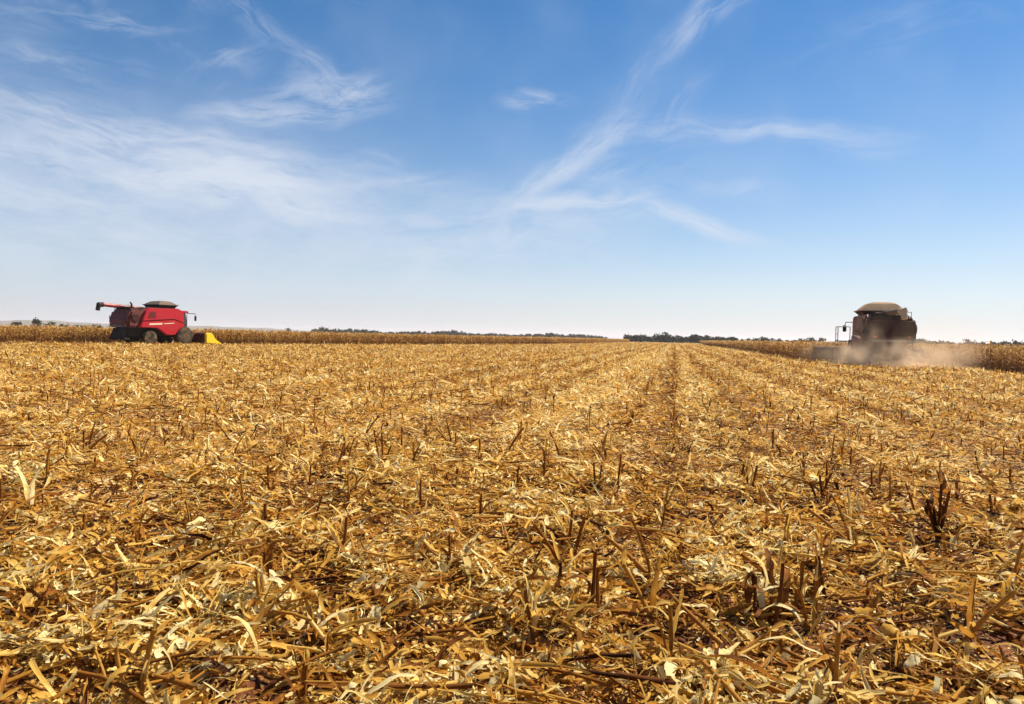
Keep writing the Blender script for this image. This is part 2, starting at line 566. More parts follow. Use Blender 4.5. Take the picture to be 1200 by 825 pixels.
# ------------------------------------------------------------------ ground, hills, haze
def build_ground():
    rr = [0.0]
    r = 0.25
    while r < 9000:
        rr.append(r)
        r *= 1.022 if 1.5 < r < 40 else 1.12
    rr.append(9000)
    rr = np.array(rr[1:])
    na = 900
    # denser in front
    a = np.concatenate([np.linspace(-0.9, 0.9, 700, endpoint=False), np.linspace(0.9, 2 * math.pi - 0.9, 200, endpoint=False)])
    na = len(a)
    Rg, Ag = np.meshgrid(rr, a, indexing='ij')
    X = Rg * np.sin(Ag); Y = Rg * np.cos(Ag)
    Z = ground_z(X, Y)
    V = np.stack([X, Y, Z], -1).reshape(-1, 3)
    V = np.concatenate([V, [[0, 0, float(ground_z(np.array(0.), np.array(0.)))]]])
    i, j = np.meshgrid(np.arange(len(rr) - 1), np.arange(na), indexing='ij')
    aa = (i * na + j).ravel(); bb = (i * na + (j + 1) % na).ravel()
    F = np.stack([aa, bb, bb + na, aa + na], -1)
    c = len(V) - 1
    js = np.arange(0, na, 2)
    F2 = np.stack([np.full(len(js), c), (js + 2) % na, (js + 1) % na, js], -1)
    me = np_mesh('ground', V, np.concatenate([F[:, ::-1], F2]), None, True)
    tag(link('ground', me, ground_material()), 'reddish field soil strewn with chaff', kind='structure')


build_ground()


def build_hills():
    m, nn, ll = new_mat('hill_scrub')
    tc = nn('ShaderNodeTexCoord')
    no = nn('ShaderNodeTexNoise'); no.inputs['Scale'].default_value = 0.012; no.inputs['Detail'].default_value = 6
    ll(tc.outputs['Object'], no.inputs['Vector'])
    rp = ramp(nn, [(0.35, (0.045, 0.055, 0.03)), (0.6, (0.11, 0.09, 0.06))])
    ll(no.outputs['Fac'], rp.inputs[0])
    pb = nn('ShaderNodeBsdfPrincipled'); pb.inputs['Roughness'].default_value = 1
    ll(rp.outputs[0], pb.inputs['Base Color'])
    ou = nn('ShaderNodeOutputMaterial'); ll(pb.outputs[0], ou.inputs['Surface'])
    az_ = np.linspace(R(-75), R(-8), 240)
    d = np.linspace(0, 1, 14)
    A_, D_ = np.meshgrid(az_, d, indexing='ij')
    env = np.interp(np.degrees(A_), [-75, -45, -38, -33, -28, -23, -17, -11, -8], [40, 46, 50, 44, 40, 36, 26, 9, 0])
    rid = env * (0.86 + 0.10 * np.sin(A_ * 31) + 0.07 * np.sin(A_ * 77 + 1) + 0.04 * np.sin(A_ * 190))
    Hh = rid * np.sin(D_ * math.pi) ** 0.9 - 0.5
    Rr = 4600 + D_ * 1500
    V = np.stack([Rr * np.sin(A_), Rr * np.cos(A_), Hh], -1).reshape(-1, 3)
    n = len(d)
    i, j = np.meshgrid(np.arange(len(az_) - 1), np.arange(n - 1), indexing='ij')
    a = (i * n + j).ravel()
    F = np.stack([a, a + n, a + n + 1, a + 1], -1)
    tag(link('hills', np_mesh('hills', V, F, None, True), m), 'low blue grey hills on the horizon', kind='structure')


build_hills()


def box_mesh(name, x0, x1, y0, y1, z0, z1):
    V = [(x, y, z) for z in (z0, z1) for y in (y0, y1) for x in (x0, x1)]
    F = [(0, 2, 3, 1), (4, 5, 7, 6), (0, 1, 5, 4), (2, 6, 7, 3), (0, 4, 6, 2), (1, 3, 7, 5)]
    me = bpy.data.meshes.new(name)
    me.from_pydata(V, [], F)
    me.update()
    return me


def build_haze():
    m, nn, ll = new_mat('field_haze')
    pv = nn('ShaderNodeVolumePrincipled')
    pv.inputs['Color'].default_value = (0.86, 0.90, 1.0, 1)
    pv.inputs['Density'].default_value = 0.0001
    pv.inputs['Anisotropy'].default_value = 0.2
    ou = nn('ShaderNodeOutputMaterial'); ll(pv.outputs[0], ou.inputs['Volume'])
    o = link('haze', box_mesh('haze', -9300, 9300, -9300, 9300, -1.2, 70), m)
    tag(o, 'thin pale dust haze over the whole field', kind='stuff')


HAZE = True
if HAZE:
    build_haze()

# ------------------------------------------------------------------ where the corn still stands
LEFT_EDGE = np.array([[-38.0, 85.0], [-31.0, 80.1], [-10.0, 122.0], [10.0, 176.0], [36.0, 290.0], [72.0, 460.0]])
C_LEFT = np.array([-36.75, 80.3]); H_LEFT = R(28.5)
C_RIGHT = np.array([29.2, 59.6]); H_RIGHT = R(16.0)


def frame_of(h):
    return np.array([math.sin(h), math.cos(h)]), np.array([math.cos(h), -math.sin(h)])


hl, rl = frame_of(H_LEFT)
hr, rr_ = frame_of(ROW_AZ)


def corn_points():
    """positions on planting rows; returns x, y, depth behind the visible edge, block id"""
    out = []
    # block on the left: behind a bent edge line, depth measured to the far side
    pts = [C_LEFT + hl * 2.6 - rl * 2.6 - hl * 75, C_LEFT + hl * 2.6 - rl * 2.6, C_LEFT + hl * 3.6 + rl * 2.3,
           np.array([-12.0, 120.0]), np.array([9.0, 172.0]), np.array([36.0, 290.0]), np.array([74.0, 470.0])]
    for a, b in zip(pts[:-1], pts[1:]):
        d = b - a
        Ls = np.linalg.norm(d); d = d / Ls
        n = np.array([-d[1], d[0]])                       # away to the left of travel
        far = np.linalg.norm((a + b) / 2)
        nrow = 14 if far < 130 else 9
        for k in range(nrow):
            sp = 0.24 if far < 130 else 0.33
            m = int(Ls / sp)
            t = np.arange(m) * sp + rng.normal(0, 0.05, m)
            off = k * 0.72 + rng.normal(0, 0.06, m)
            keep = rng.random(m) < (0.93 if k < 6 else 0.7)
            P = a[None] + d[None] * t[:, None] + n[None] * off[:, None]
            out.append(np.column_stack([P, np.full(m, k * 0.72), np.zeros(m)])[keep])
        for _ in range(1):                                # sparse plants deep inside the block
            m = int(Ls * 9)
            t = U(0, Ls, m); off = U(nrow * 0.72, 70, m)
            P = a[None] + d[None] * t[:, None] + n[None] * off[:, None]
            out.append(np.column_stack([P, off, np.zeros(m)]))
    # block on the right: rows parallel to the harvester, a cut swath behind the header
    for k in range(46):
        lat = -4.1 + k * 0.72
        t0 = 4.6 if lat < 4.2 else -34.0
        for (ta, tb, sp, pr) in ((t0, 60, 0.24, 0.93), (60, 290, 0.36, 0.9)):
            if ta == 60 and k > 12: continue
            if k > 24 and ta != 60: tb = 20
            m = int((tb - ta) / sp)
            t = ta + np.arange(m) * sp + rng.normal(0, 0.05, m)
            off = lat + rng.normal(0, 0.05, m)
            P = C_RIGHT[None] + hr[None] * t[:, None] + rr_[None] * off[:, None]
            dep = np.full(m, (k * 0.72 if lat < 4.2 else (k * 0.72 - 8.3)))
            keep = rng.random(m) < pr
            out.append(np.column_stack([P, dep, np.ones(m)])[keep])
    A = np.concatenate(out)
    return A


def corn_template(lod, seed):
    """one dry maize plant about 1.6 m tall: stalk, drooping leaves, husked ear, tassel"""
    global rng
    keep = rng
    rng = np.random.default_rng(1000 + seed)
    b = Bag()
    H = 1.55
    o = np.zeros(1)
    if lod == 0:
        b.add(*tubes(o, o, o, np.array([H * 0.88]), np.array([0.013]), U(0, 6, 1), np.array([R(88)]), U(-.08, .08, 1), np.array([0.5]), K=5, A=5, tip=0.5))
        nl = 11
    else:
        b.add(*tubes(o, o, o, np.array([H * 0.88]), np.array([0.016]), U(0, 6, 1), np.array([R(88)]), U(-.1, .1, 1), np.array([0.45]), K=2, A=4, tip=0.5))
        nl = 8
    zz = np.linspace(0.12, 1.36, nl) + U(-.05, .05, nl)
    yaw = np.arange(nl) * math.pi + U(-.9, .9, nl)
    Ln = U(0.40, 0.75, nl)
    b.add(*ribbons(np.zeros(nl), np.zeros(nl), zz, Ln, U(0.05, 0.085, nl) * (1.0 if lod == 0 else 1.35), yaw, U(0.3, 1.15, nl), U(-3.1, -1.7, nl), U(-.5, .5, nl),
                   U(-.6, .6, nl), U(-1.5, 1.5, nl), U(0, .6, nl), np.clip(0.30 + zz * 0.28 + U(-.2, .2, nl), 0, 1), K=4 if lod == 0 else 3, A=2, taper=0.85, clampz=False))
    e = np.array([0.72])
    b.add(*tubes(np.array([0.02]), o, e, np.array([0.24]), np.array([0.034]), U(0, 6, 1), np.array([R(25)]), np.array([-1.2]), np.array([0.75]), K=3 if lod == 0 else 2, A=5 if lod == 0 else 4, tip=0.4))
    nt = 5 if lod == 0 else 3
    b.add(*ribbons(np.zeros(nt), np.zeros(nt), np.full(nt, H * 0.86), U(.16, .27, nt), np.full(nt, 0.02 if lod == 0 else .03), U(0, 6.3, nt), U(.7, 1.4, nt), U(-.8, .2, nt), np.zeros(nt),
                   np.zeros(nt), np.zeros(nt), np.zeros(nt), U(.55, .95, nt), K=2, A=2, clampz=False))
    rng = keep
    return np.concatenate(b.v), np.concatenate(b.f), np.concatenate(b.t), np.concatenate(b.l)


def tile(bag, tmpl, x, y, z, rz, s, sxy, dt, leanx=None):
    V, F, T, Lv = tmpl
    N, M = len(x), len(V)
    c, sn = np.cos(rz)[:, None], np.sin(rz)[:, None]
    vx, vy, vz = V[None, :, 0], V[None, :, 1], V[None, :, 2]
    X = (vx * c - vy * sn) * sxy[:, None]
    Y = (vx * sn + vy * c) * sxy[:, None]
    Z = vz * s[:, None]
    if leanx is not None:
        X = X + leanx[0][:, None] * Z; Y = Y + leanx[1][:, None] * Z
    P = np.stack([X + x[:, None], Y + y[:, None], Z + z[:, None]], -1).reshape(-1, 3)
    FF = (F[None] + (np.arange(N) * M)[:, None, None]).reshape(-1, 4)
    TT = np.clip(T[None] + dt[:, None], 0, 1).reshape(-1)
    LL = np.broadcast_to(Lv[None], (N, M, 3)).reshape(-1, 3)
    bag.add(P, FF, TT, np.ascontiguousarray(LL))


CP = corn_points()
dist = np.hypot(CP[:, 0], CP[:, 1])
azp = np.degrees(np.arctan2(CP[:, 0], CP[:, 1]))
# the front plants that show largest become single plants
front = (CP[:, 2] < 1.0) & (np.abs(azp) < 34.8)
idx = np.where(front)[0]
idx = idx[np.argsort(dist[idx])]
# one plant in three of the front rows, nearest first
solo_r = [i for i in idx if CP[i, 3] == 1][:170]
solo_l = [i for i in idx if CP[i, 3] == 0][:110]
solo = np.array(solo_r + solo_l)
mask = np.ones(len(CP), bool)
mask[solo] = False
rest = CP[mask]
rd = dist[mask]
bags = Bag()
tm0 = [corn_template(0, k) for k in range(6)]
tm1 = [corn_template(1, 20 + k) for k in range(6)]
pick = rng.integers(0, 6, len(rest))
for k in range(6):
    for tm, sel in ((tm0, (rd < 75) & (rest[:, 2] < 4)), (tm1, ~((rd < 75) & (rest[:, 2] < 4)))):
        q = np.where((pick == k) & sel)[0]
        if not len(q): continue
        n = len(q)
        far = np.clip(rd[q] / 110, 1, 2.2)
        tile(bags, tm[k], rest[q, 0], rest[q, 1], ground_z(rest[q, 0], rest[q, 1]) - 0.01, U(0, 6.28, n), rng.normal(1.0, 0.085, n), U(.85, 1.2, n) * far,
             rng.normal(0, 0.10, n), (rng.normal(0, .05, n), rng.normal(0, .05, n)))
tag(link('standing_corn', bags.mesh('standing_corn'), m_corn), 'dense dry brown standing corn not yet cut', kind='stuff')

for blk, lst, lab, grp in ((1, solo_r, 'dry brown corn plant at the edge of the block beside the dusty harvester', 'corn plants along the edge by the dusty harvester'),
                           (0, solo_l, 'dry corn plant at the edge of the block beside the bright red harvester', 'corn plants along the edge by the bright red harvester')):
    meshes = []
    for k in range(6):
        V, F, T, Lv = tm0[k]
        me = np_mesh('corn_plant', V, F, {'tone': np.clip(T + rng.normal(0, .08), 0, 1), 'luv': Lv})
        me.materials.append(m_corn)
        meshes.append(me)
    for i in lst:
        o = bpy.data.objects.new('corn_plant', meshes[random.randrange(6)])
        x, y = CP[i, 0], CP[i, 1]
        o.location = (x, y, float(ground_z(np.array(x), np.array(y))) - 0.01)
        o.rotation_euler = (random.gauss(0, .05), random.gauss(0, .05), random.uniform(0, 6.28))
        s = random.gauss(1.0, .09)
        o.scale = (s * 1.05, s * 1.05, s)
        col.objects.link(o)
        tag(o, lab, 'corn plant', grp)


# ------------------------------------------------------------------ combine harvesters
import bmesh


class MB:
    """boxes, prisms, lofts and tubes gathered into one mesh"""
    def __init__(self): self.v, self.f = [], []

    def add(self, V, F):
        n = len(self.v)
        self.v += [tuple(p) for p in V]
        self.f += [tuple(i + n for i in q) for q in F]
        return self

    def box(self, x0, x1, y0, y1, z0, z1):
        return self.loft([[(x0, y0, z0), (x1, y0, z0), (x1, y1, z0), (x0, y1, z0)], [(x0, y0, z1), (x1, y0, z1), (x1, y1, z1), (x0, y1, z1)]])

    def loft(self, rings):
        k = len(rings[0])
        V = [p for r in rings for p in r]
        F = []
        for i in range(len(rings) - 1):
            for j in range(k):
                F.append((i * k + j, i * k + (j + 1) % k, (i + 1) * k + (j + 1) % k, (i + 1) * k + j))
        F.append(tuple(range(k))[::-1])
        F.append(tuple((len(rings) - 1) * k + j for j in range(k)))
        return self.add(V, F)

    def prism(self, prof, x0, x1, inset=0.0):
        """profile in (y, z) pushed from x0 to x1; the x1 face may be drawn in a little"""
        cy = sum(p[0] for p in prof) / len(prof); cz = sum(p[1] for p in prof) / len(prof)
        f = 1 - inset
        return self.loft([[(x0, y, z) for y, z in prof], [(x1, cy + (y - cy) * f, cz + (z - cz) * f) for y, z in prof]])

    def rod(self, p0, p1, r0, r1=None, n=10):
        p0, p1 = Vector(p0), Vector(p1)
        r1 = r0 if r1 is None else r1
        d = (p1 - p0).normalized()
        a = d.orthogonal().normalized(); b = d.cross(a)
        ring = lambda c, r: [tuple(c + (a * math.cos(t) + b * math.sin(t)) * r) for t in [2 * math.pi * i / n for i in range(n)]]
        return self.loft([ring(p0, r0), ring(p1, r1)])

    def disc(self, c, prof, n=32):
        """solid of revolution about the x axis: prof = [(x, r), ...]"""
        return self.loft([[(c[0] + x, c[1] + r * math.cos(t), c[2] + r * math.sin(t)) for t in [2 * math.pi * i / n for i in range(n)]] for x, r in prof])

    def build(self, name, mat, parent, bevel=0.0, smooth=False):
        me = bpy.data.meshes.new(name)
        me.from_pydata(self.v, [], self.f)
        bm = bmesh.new(); bm.from_mesh(me)
        bmesh.ops.recalc_face_normals(bm, faces=bm.faces)
        if bevel:
            ed = [e for e in bm.edges if len(e.link_faces) == 2 and e.calc_face_angle(0) > 0.6]
            bmesh.ops.bevel(bm, geom=ed, offset=bevel, segments=2, affect='EDGES', clamp_overlap=True)
        bm.to_mesh(me); bm.free()
        if smooth:
            for p in me.polygons: p.use_smooth = True
        return link(name, me, mat, parent)


SHADE_DARK_RED = paint('shade_dark_red', (0.040, 0.009, 0.008), .6, spec=.2, dust=.3, dustcol=(.09, .04, .03))  # near-black red: shade on the rear and header is put into the colour
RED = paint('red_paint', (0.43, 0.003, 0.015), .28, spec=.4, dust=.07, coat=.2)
SHADED_DUSTY_RED = paint('shaded_dusty_red_paint', (0.13, 0.012, 0.012), .5, spec=.3, dust=.65, dustcol=(.16, .10, .065))  # red darkened to carry the panels' shade in its colour, plus real field dust
AUGER = paint('auger_paint', (0.30, 0.014, 0.018), .4, dust=.25)
DARK_RED = paint('dark_red_paint', (0.10, 0.007, 0.008), .5, dust=.2)
BLACK = paint('black_steel', (0.020, 0.018, 0.017), .7, spec=.25, dust=.2, dustcol=(.10, .06, .035))
GREY = paint('grey_steel', (0.16, 0.155, 0.15), .45, metal=.3, dust=.5)
TYRE = paint('tyre_rubber', (0.02, 0.019, 0.018), .8, spec=.2, dust=.6)
RIM = paint('rim_paint', (0.42, 0.38, 0.32), .5, dust=.6)
YELLOW = paint('yellow_plastic', (0.82, 0.58, 0.01), .4, dust=.08)
CANVAS = paint('tank_canvas', (0.11, 0.085, 0.07), .8, spec=.15, dust=.35)
SILVER = paint('galvanised_steel', (0.50, 0.46, 0.42), .45, metal=.4, dust=.5)
GLASS = paint('tinted_glass', (0.015, 0.02, 0.022), .05, spec=.8, dust=.15)
LAMP = paint('lamp_red', (0.45, 0.02, 0.02), .2, dust=.2)
DECAL = paint('decal_white', (0.75, 0.66, 0.46), .5, dust=.2)
RUST = paint('dusty_steel', (0.20, 0.14, 0.10), .7, spec=.2, dust=.7, dustcol=(.24, .16, .10))
GRAIN = paint('tan_canvas', (0.36, 0.25, 0.15), .85, spec=.12, dust=.5, dustcol=(.28, .18, .11))
TAN = paint('dusty_rim', (0.55, 0.44, 0.30), .7, spec=.2, dust=.4)


def wheel(parent, name, x, y, r, w):
    t = MB()
    h = w / 2
    t.disc((x, y, r), [(-h, r * .62), (-h, r * .86), (-h * .82, r * .955), (h * .82, r * .955), (h, r * .86), (h, r * .62)], 40)
    W = link(name, None, None, parent)
    ty = t.build('tyre', TYRE, W, smooth=True)
    # chevron lugs
    lug = MB()
    n = 22
    for i in range(n):
        for sgn in (-1, 1):
            a0 = 2 * math.pi * (i + (0.5 if sgn > 0 else 0)) / n
            ps = []
            for (xx, da, rr0, rr1) in ((0.0, 0.0, r * .93, r), (sgn * h, .20, r * .84, r * .97)):
                for dd in (-.045, .045):
                    for q in (rr0, rr1):
                        ps.append((x + xx, y + q * math.cos(a0 + da + dd), r + q * math.sin(a0 + da + dd)))
            lug.add(ps, [(0, 1, 3, 2), (4, 6, 7, 5), (0, 4, 5, 1), (2, 3, 7, 6), (1, 5, 7, 3), (0, 2, 6, 4)])
    me2 = lug
    base = len(t.v)
    lug.build('tread', TYRE, W)
    rm = MB()
    s = 1 if x > 0 else -1
    rm.disc((x, y, r), [(-h * .9, r * .625), (-h * .5, r * .60), (h * .5, r * .60), (h * .9, r * .625)], 32)
    rm.disc((x + s * h * .35, y, r), [(-.02, r * .6), (.02, r * .6)], 32)
    rm.disc((x + s * h * .5, y, r), [(-.1, r * .24), (.06, r * .2)], 20)
    for i in range(8):
        a = 2 * math.pi * i / 8
        rm.rod((x + s * h * .4, y + r * .15 * math.cos(a), r + r * .15 * math.sin(a)), (x + s * h * .6, y + r * .15 * math.cos(a), r + r * .15 * math.sin(a)), .03, n=6)
    rm.build('rim', RIM, W, smooth=False)
    return W


def build_combine(loc, heading, label, tank='grain', WH=4.0, hy=0.0, end=None):
    root = empty('combine_harvester', (loc[0], loc[1], gz(loc[0], loc[1])), -heading)
    tag(root, label, 'combine harvester')
    # running gear and lower frame
    m = MB()
    m.box(-1.05, 1.05, -6.0, .6, .95, 1.75)
    m.box(-1.55, 1.55, -.3, .3, .80, 1.20)
    m.box(-1.35, 1.35, -4.15, -3.8, .60, .95)
    m.prism([(-6.3, 1.0), (-5.0, .7), (-3.2, .75), (-2.2, 1.0), (-2.2, 1.5), (-6.3, 1.5)], -.85, .85)
    m.build('chassis', BLACK, root, .03)
    for sx in (-1, 1):
        wheel(root, 'front_wheel', sx * 1.52, 0.0, 1.0, .78)
        wheel(root, 'rear_wheel', sx * 1.45, -3.95, .74, .55)
    # threshing body behind the panels
    m = MB()
    m.prism([(-5.2, 1.76), (.0, 1.76), (.0, 3.45), (-.5, 3.88), (-4.2, 3.88), (-5.2, 3.3)], -1.40, 1.40)
    m.build('body', DARK_RED, root, .04)
    # sculpted side panels, an upper and a lower one on each side
    for s in (-1, 1):
        up = [(-5.0, 2.42), (-4.55, 3.50), (-4.2, 3.80), (-.55, 3.86), (.02, 3.46), (.05, 2.30), (-1.2, 2.72), (-2.6, 2.62)]
        lo = [(-5.25, 1.80), (-5.02, 2.36), (-2.6, 2.56), (-1.2, 2.66), (.05, 2.24), (.05, 1.78), (-.35, 1.66), (-.8, 1.32), (-1.2, 1.04), (-2.15, 1.04), (-2.7, 1.42), (-3.3, 1.76)]
        p = MB().prism(up, s * 1.39, s * 1.70, .035).build('side_panel', RED if tank == 'cover' else SHADED_DUSTY_RED, root, .05)
        q = MB().prism(lo, s * 1.39, s * 1.76, .03).build('side_panel', RED if tank == 'cover' else SHADED_DUSTY_RED, root, .05)
        d = MB()
        d.prism([(-4.2, 2.05), (-4.15, 2.22), (-2.7, 2.30), (-2.7, 2.13)], s * 1.755, s * 1.772)
        d.prism([(-2.5, 2.19), (-2.5, 2.27), (-1.3, 2.36), (-1.3, 2.28)], s * 1.755, s * 1.772)
        d.build('decal', DECAL, q)
        v = MB()
        for i in range(6):
            v.prism([(-4.35 + .04 * i, 2.75 + i * .12), (-4.32 + .04 * i, 2.81 + i * .12), (-3.4, 2.83 + i * .12), (-3.4, 2.77 + i * .12)], s * 1.69, s * 1.715)
        v.build('vent', BLACK, p)
    # engine deck and rear hood
    m = MB()
    m.prism([(-6.4, 1.75), (-5.25, 1.75), (-4.9, 3.55), (-5.5, 3.68), (-6.1, 3.5), (-6.4, 2.6)], -1.6, 1.6)
    m.build('rear_hood', DARK_RED if tank == 'cover' else SHADE_DARK_RED, root, .2)
    m = MB()
    m.box(-1.15, 1.15, -5.9, -4.4, 3.45, 3.80)
    m.box(-1.3, -.2, -5.7, -4.5, 3.5, 3.92)
    for i in range(7): m.box(-1.65, -1.58, -6.3 + i * .17, -6.2 + i * .17, 2.2, 3.0)
    m.build('engine_deck', BLACK, root, .04)
    m = MB()
    m.disc((1.6, -5.65, 2.75), [(-.05, .42), (.08, .42), (.10, .36)], 28)
    m.build('air_screen', SHADE_DARK_RED, root)
    m = MB()
    m.rod((.95, -5.6, 3.3), (.95, -5.6, 4.15), .085, .08, 12); m.rod((.95, -5.6, 4.12), (.95, -5.78, 4.3), .08, .075, 12)
    m.build('exhaust', BLACK, root)
    m = MB()
    m.prism([(-6.7, .62), (-5.8, .55), (-5.8, 1.7), (-6.35, 1.7)], -.95, .95)
    m.box(-1.3, 1.3, -6.6, -6.0, .52, .70)
    m.build('straw_spreader', BLACK, root, .03)
    m = MB()
    m.box(-1.35, 1.35, -6.465, -6.40, 1.80, 1.98)
    m.build('rear_bumper', GREY, root, .01)
    for s in (-1, 1):
        MB().box(s * 1.12 - .13, s * 1.12 + .13, -6.48, -6.39, 2.1, 2.25).build('tail_light', LAMP, root, .01)
    m = MB()
    for i in range(6): m.box(1.0, 1.3, -6.82, -6.77, .9 + i * .42, .94 + i * .42)
    for x in (1.0, 1.3): m.rod((x, -6.8, .85), (x, -6.3, 3.5), .022)
    m.build('rear_ladder', BLACK, root)
    m = MB()
    for x in (-1.3, -.45, .45, 1.3): m.rod((x, -5.95, 3.45), (x, -5.95, 4.0), .02)
    for z in (3.65, 4.0): m.rod((-1.3, -5.95, z), (1.3, -5.95, z), .02)
    m.build('deck_rail', BLACK, root)
    # grain tank with flared extensions
    ks = .82 if tank == 'cover' else 1.0
    rect = lambda x, y0, y1, z: [(-x * ks, -1.6 + (y0 + 1.6) * ks, z), (x * ks, -1.6 + (y0 + 1.6) * ks, z), (x * ks, -1.6 + (y1 + 1.6) * ks, z), (-x * ks, -1.6 + (y1 + 1.6) * ks, z)]
    m = MB()
    m.loft([rect(1.40, -3.0, -.55, 3.82), rect(1.36, -2.8, -.5, 3.95), rect(1.62, -3.05, -.25, 4.22), rect(1.62, -3.05, -.25, 4.26), rect(1.4, -2.8, -.4, 4.24)])
    tk = m.build('grain_tank', BLACK if tank == 'cover' else SHADE_DARK_RED, root, .015)
    m = MB()
    m.loft([rect(1.66, -3.10, -.20, 4.20), rect(1.66, -3.10, -.20, 4.28), rect(1.58, -3.0, -.3, 4.28)])
    m.build('tank_rim', GREY if tank == 'cover' else TAN, tk, .01)
    m = MB()
    zt = 4.66 if tank == 'cover' else 4.93
    sc = lambda f, z: rect(1.58 * f, -1.65 - 1.35 * f, -1.65 + 1.35 * f, z)
    m.loft([sc(1, 4.25), sc(.83, 4.25 + (zt - 4.25) * .38), sc(.64, 4.25 + (zt - 4.25) * .76), sc(.44, zt - .04), sc(.15, zt)])
    m.build('tank_cover', CANVAS if tank == 'cover' else GRAIN, root, .04)
    m = MB()
    for f in (-.8, -.4, 0, .4, .8):
        m.rod((f * 1.5 * ks, -1.6 - 1.42 * ks, 4.27), (f * .62 * ks, -1.6 - .6 * ks, zt - .05), .022, n=6)
    m.build('cover_bow', GREY, root)
    # cab
    m = MB()
    m.prism([(-.7, 1.85), (.62, 1.85), (.95, 2.2), (.72, 3.45), (-.7, 3.45)], -.98, .98)
    cb = m.build('cab', BLACK, root, .04)
    MB().prism([(.66, 1.95), (.975, 2.25), (.76, 3.38), (.70, 3.38)], -.9, .9).build('windscreen', GLASS, cb)
    for s in (-1, 1):
        MB().prism([(.06, 2.1), (.6, 2.1), (.86, 2.3), (.66, 3.36), (.06, 3.36)], s * .975, s * 1.0).build('side_window', GLASS, cb)
    MB().prism([(-.7, 3.46), (.95, 3.46), (1.05, 3.54), (.9, 3.68), (-.6, 3.72)], -1.08, 1.08).build('roof', RED, cb, .04)
    m = MB()
    for x in (-.8, -.5, .5, .8): m.box(x - .11, x + .11, .93, 1.03, 3.5, 3.62)
    m.build('work_light', GREY, cb, .01)
    m = MB(); m.rod((-.85, -.3, 3.7), (-.85, -.3, 3.98), .012); m.rod((-.85, -.3, 3.72), (-.85, -.3, 3.86), .06)
    m.build('beacon', YELLOW, cb)
    for s in (-1, 1):
        m = MB()
        m.rod((s * 1.0, .80, 3.42), (s * 2.05, 1.05, 3.40), .032); m.rod((s * 2.05, 1.05, 3.40), (s * 2.12, 1.05, 3.05), .028)
        a = m.build('mirror_arm', BLACK, root)
        MB().box(s * 2.12 - .14, s * 2.12 + .14, 1.0, 1.10, 2.62, 3.14).build('mirror', BLACK, a, .03)
    # entry platform, steps and handrails on the driver's side
    m = MB()
    m.box(-2.85, -1.05, -.35, .95, 1.80, 1.88)
    for i in range(4): m.box(-2.85, -2.3, .90 + .03 * i, 1.10 + .03 * i, .55 + i * .32, .59 + i * .32)
    pl = m.build('platform', BLACK, root, .01)
    m = MB()
    for (x, y) in ((-2.8, -.3), (-2.8, .9), (-1.9, -.3)): m.rod((x, y, 1.85), (x, y, 3.0), .035)
    m.rod((-2.8, -.3, 3.0), (-2.8, .9, 3.0), .035); m.rod((-2.8, -.3, 3.0), (-1.9, -.3, 3.0), .035)
    m.rod((-2.8, -.3, 2.4), (-2.8, .9, 2.4), .022)
    for i in range(2): m.rod((-2.85 + i * .55, 1.0, .5), (-2.8 + i * .5, .93, 1.84), .025)
    m.build('handrail', SILVER, pl)
    MB().rod((1.55, .42, 1.2), (1.55, .42, 3.3), .03).build('marker_rod', BLACK, root)
    # unloading auger folded back over the engine deck
    m = MB()
    p0, p1 = Vector((-1.45, -.9, 3.66)), (Vector((-1.0, -7.5, 4.0)) if tank == 'cover' else Vector((.35, -7.4, 4.02)))
    m.rod(p0, p1, .21, .19, 16)
    m.rod((-1.5, -.75, 2.6), (-1.55, -.85, 3.72), .24, .24, 16)
    ag = m.build('unloading_auger', AUGER if tank == 'cover' else RUST, root, smooth=False)
    m = MB(); d = (p1 - p0).normalized()
    m.rod(p1 - d * .1, p1 + d * .42 + Vector((0, 0, -.05)), .25, .23, 14)
    m.rod(p1 + d * .30, p1 + d * .45 + Vector((0, 0, -.62)), .24, .20, 14)
    m.build('spout', BLACK if tank == 'cover' else TAN, ag)
    # feeder house and maize header
    m = MB()
    m.prism([(.3, 1.15), (.3, 1.85), (1.2, 1.75), (2.75, 1.05), (2.75, .35), (1.2, .75)], -.72, .72)
    m.build('feeder_house', DARK_RED, root, .03)
    m = MB()
    m.prism([(2.7, .30), (2.7, 1.28), (2.85, 1.38), (3.02, 1.34), (3.1, .62), (3.9, .42), (3.9, .26)], -WH, WH)
    for z in (.55, 1.0): m.box(-WH + .1, WH - .1, 2.62, 2.70, z, z + .12)
    for k in range(9): m.box((k - 4) * WH * .24 - .05, (k - 4) * WH * .24 + .05, 2.60, 2.70, .34, 1.26)
    hd = m.build('maize_header', DARK_RED if tank == 'cover' else SHADE_DARK_RED, root, .015)
    n = int(round(WH * 4))
    for k in range(1, n):
        x = -WH + k * (2 * WH / n)
        m = MB()
        m.loft([[(x - .19, 3.6, .42), (x + .19, 3.6, .42), (x + .15, 3.6, .74), (x - .15, 3.6, .74)],
                [(x - .17, 4.2, .28), (x + .17, 4.2, .28), (x + .12, 4.2, .58), (x - .12, 4.2, .58)],
                [(x - .03, 4.95, .08), (x + .03, 4.95, .08), (x + .02, 4.95, .14), (x - .02, 4.95, .14)]])
        m.build('snout', DARK_RED, hd)
    for s in (-1, 1):
        m = MB()
        prof = [(2.62, .22), (2.62, 1.24), (2.80, 1.36), (3.34, 1.36), (3.56, 1.20), (3.92, .66), (4.45, .36), (4.85, .12), (4.45, .10), (3.6, .16)]
        m.prism(prof, s * (WH - .02), s * (WH + .26), .05)
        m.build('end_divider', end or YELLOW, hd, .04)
    hd.location.y = hy
    return root


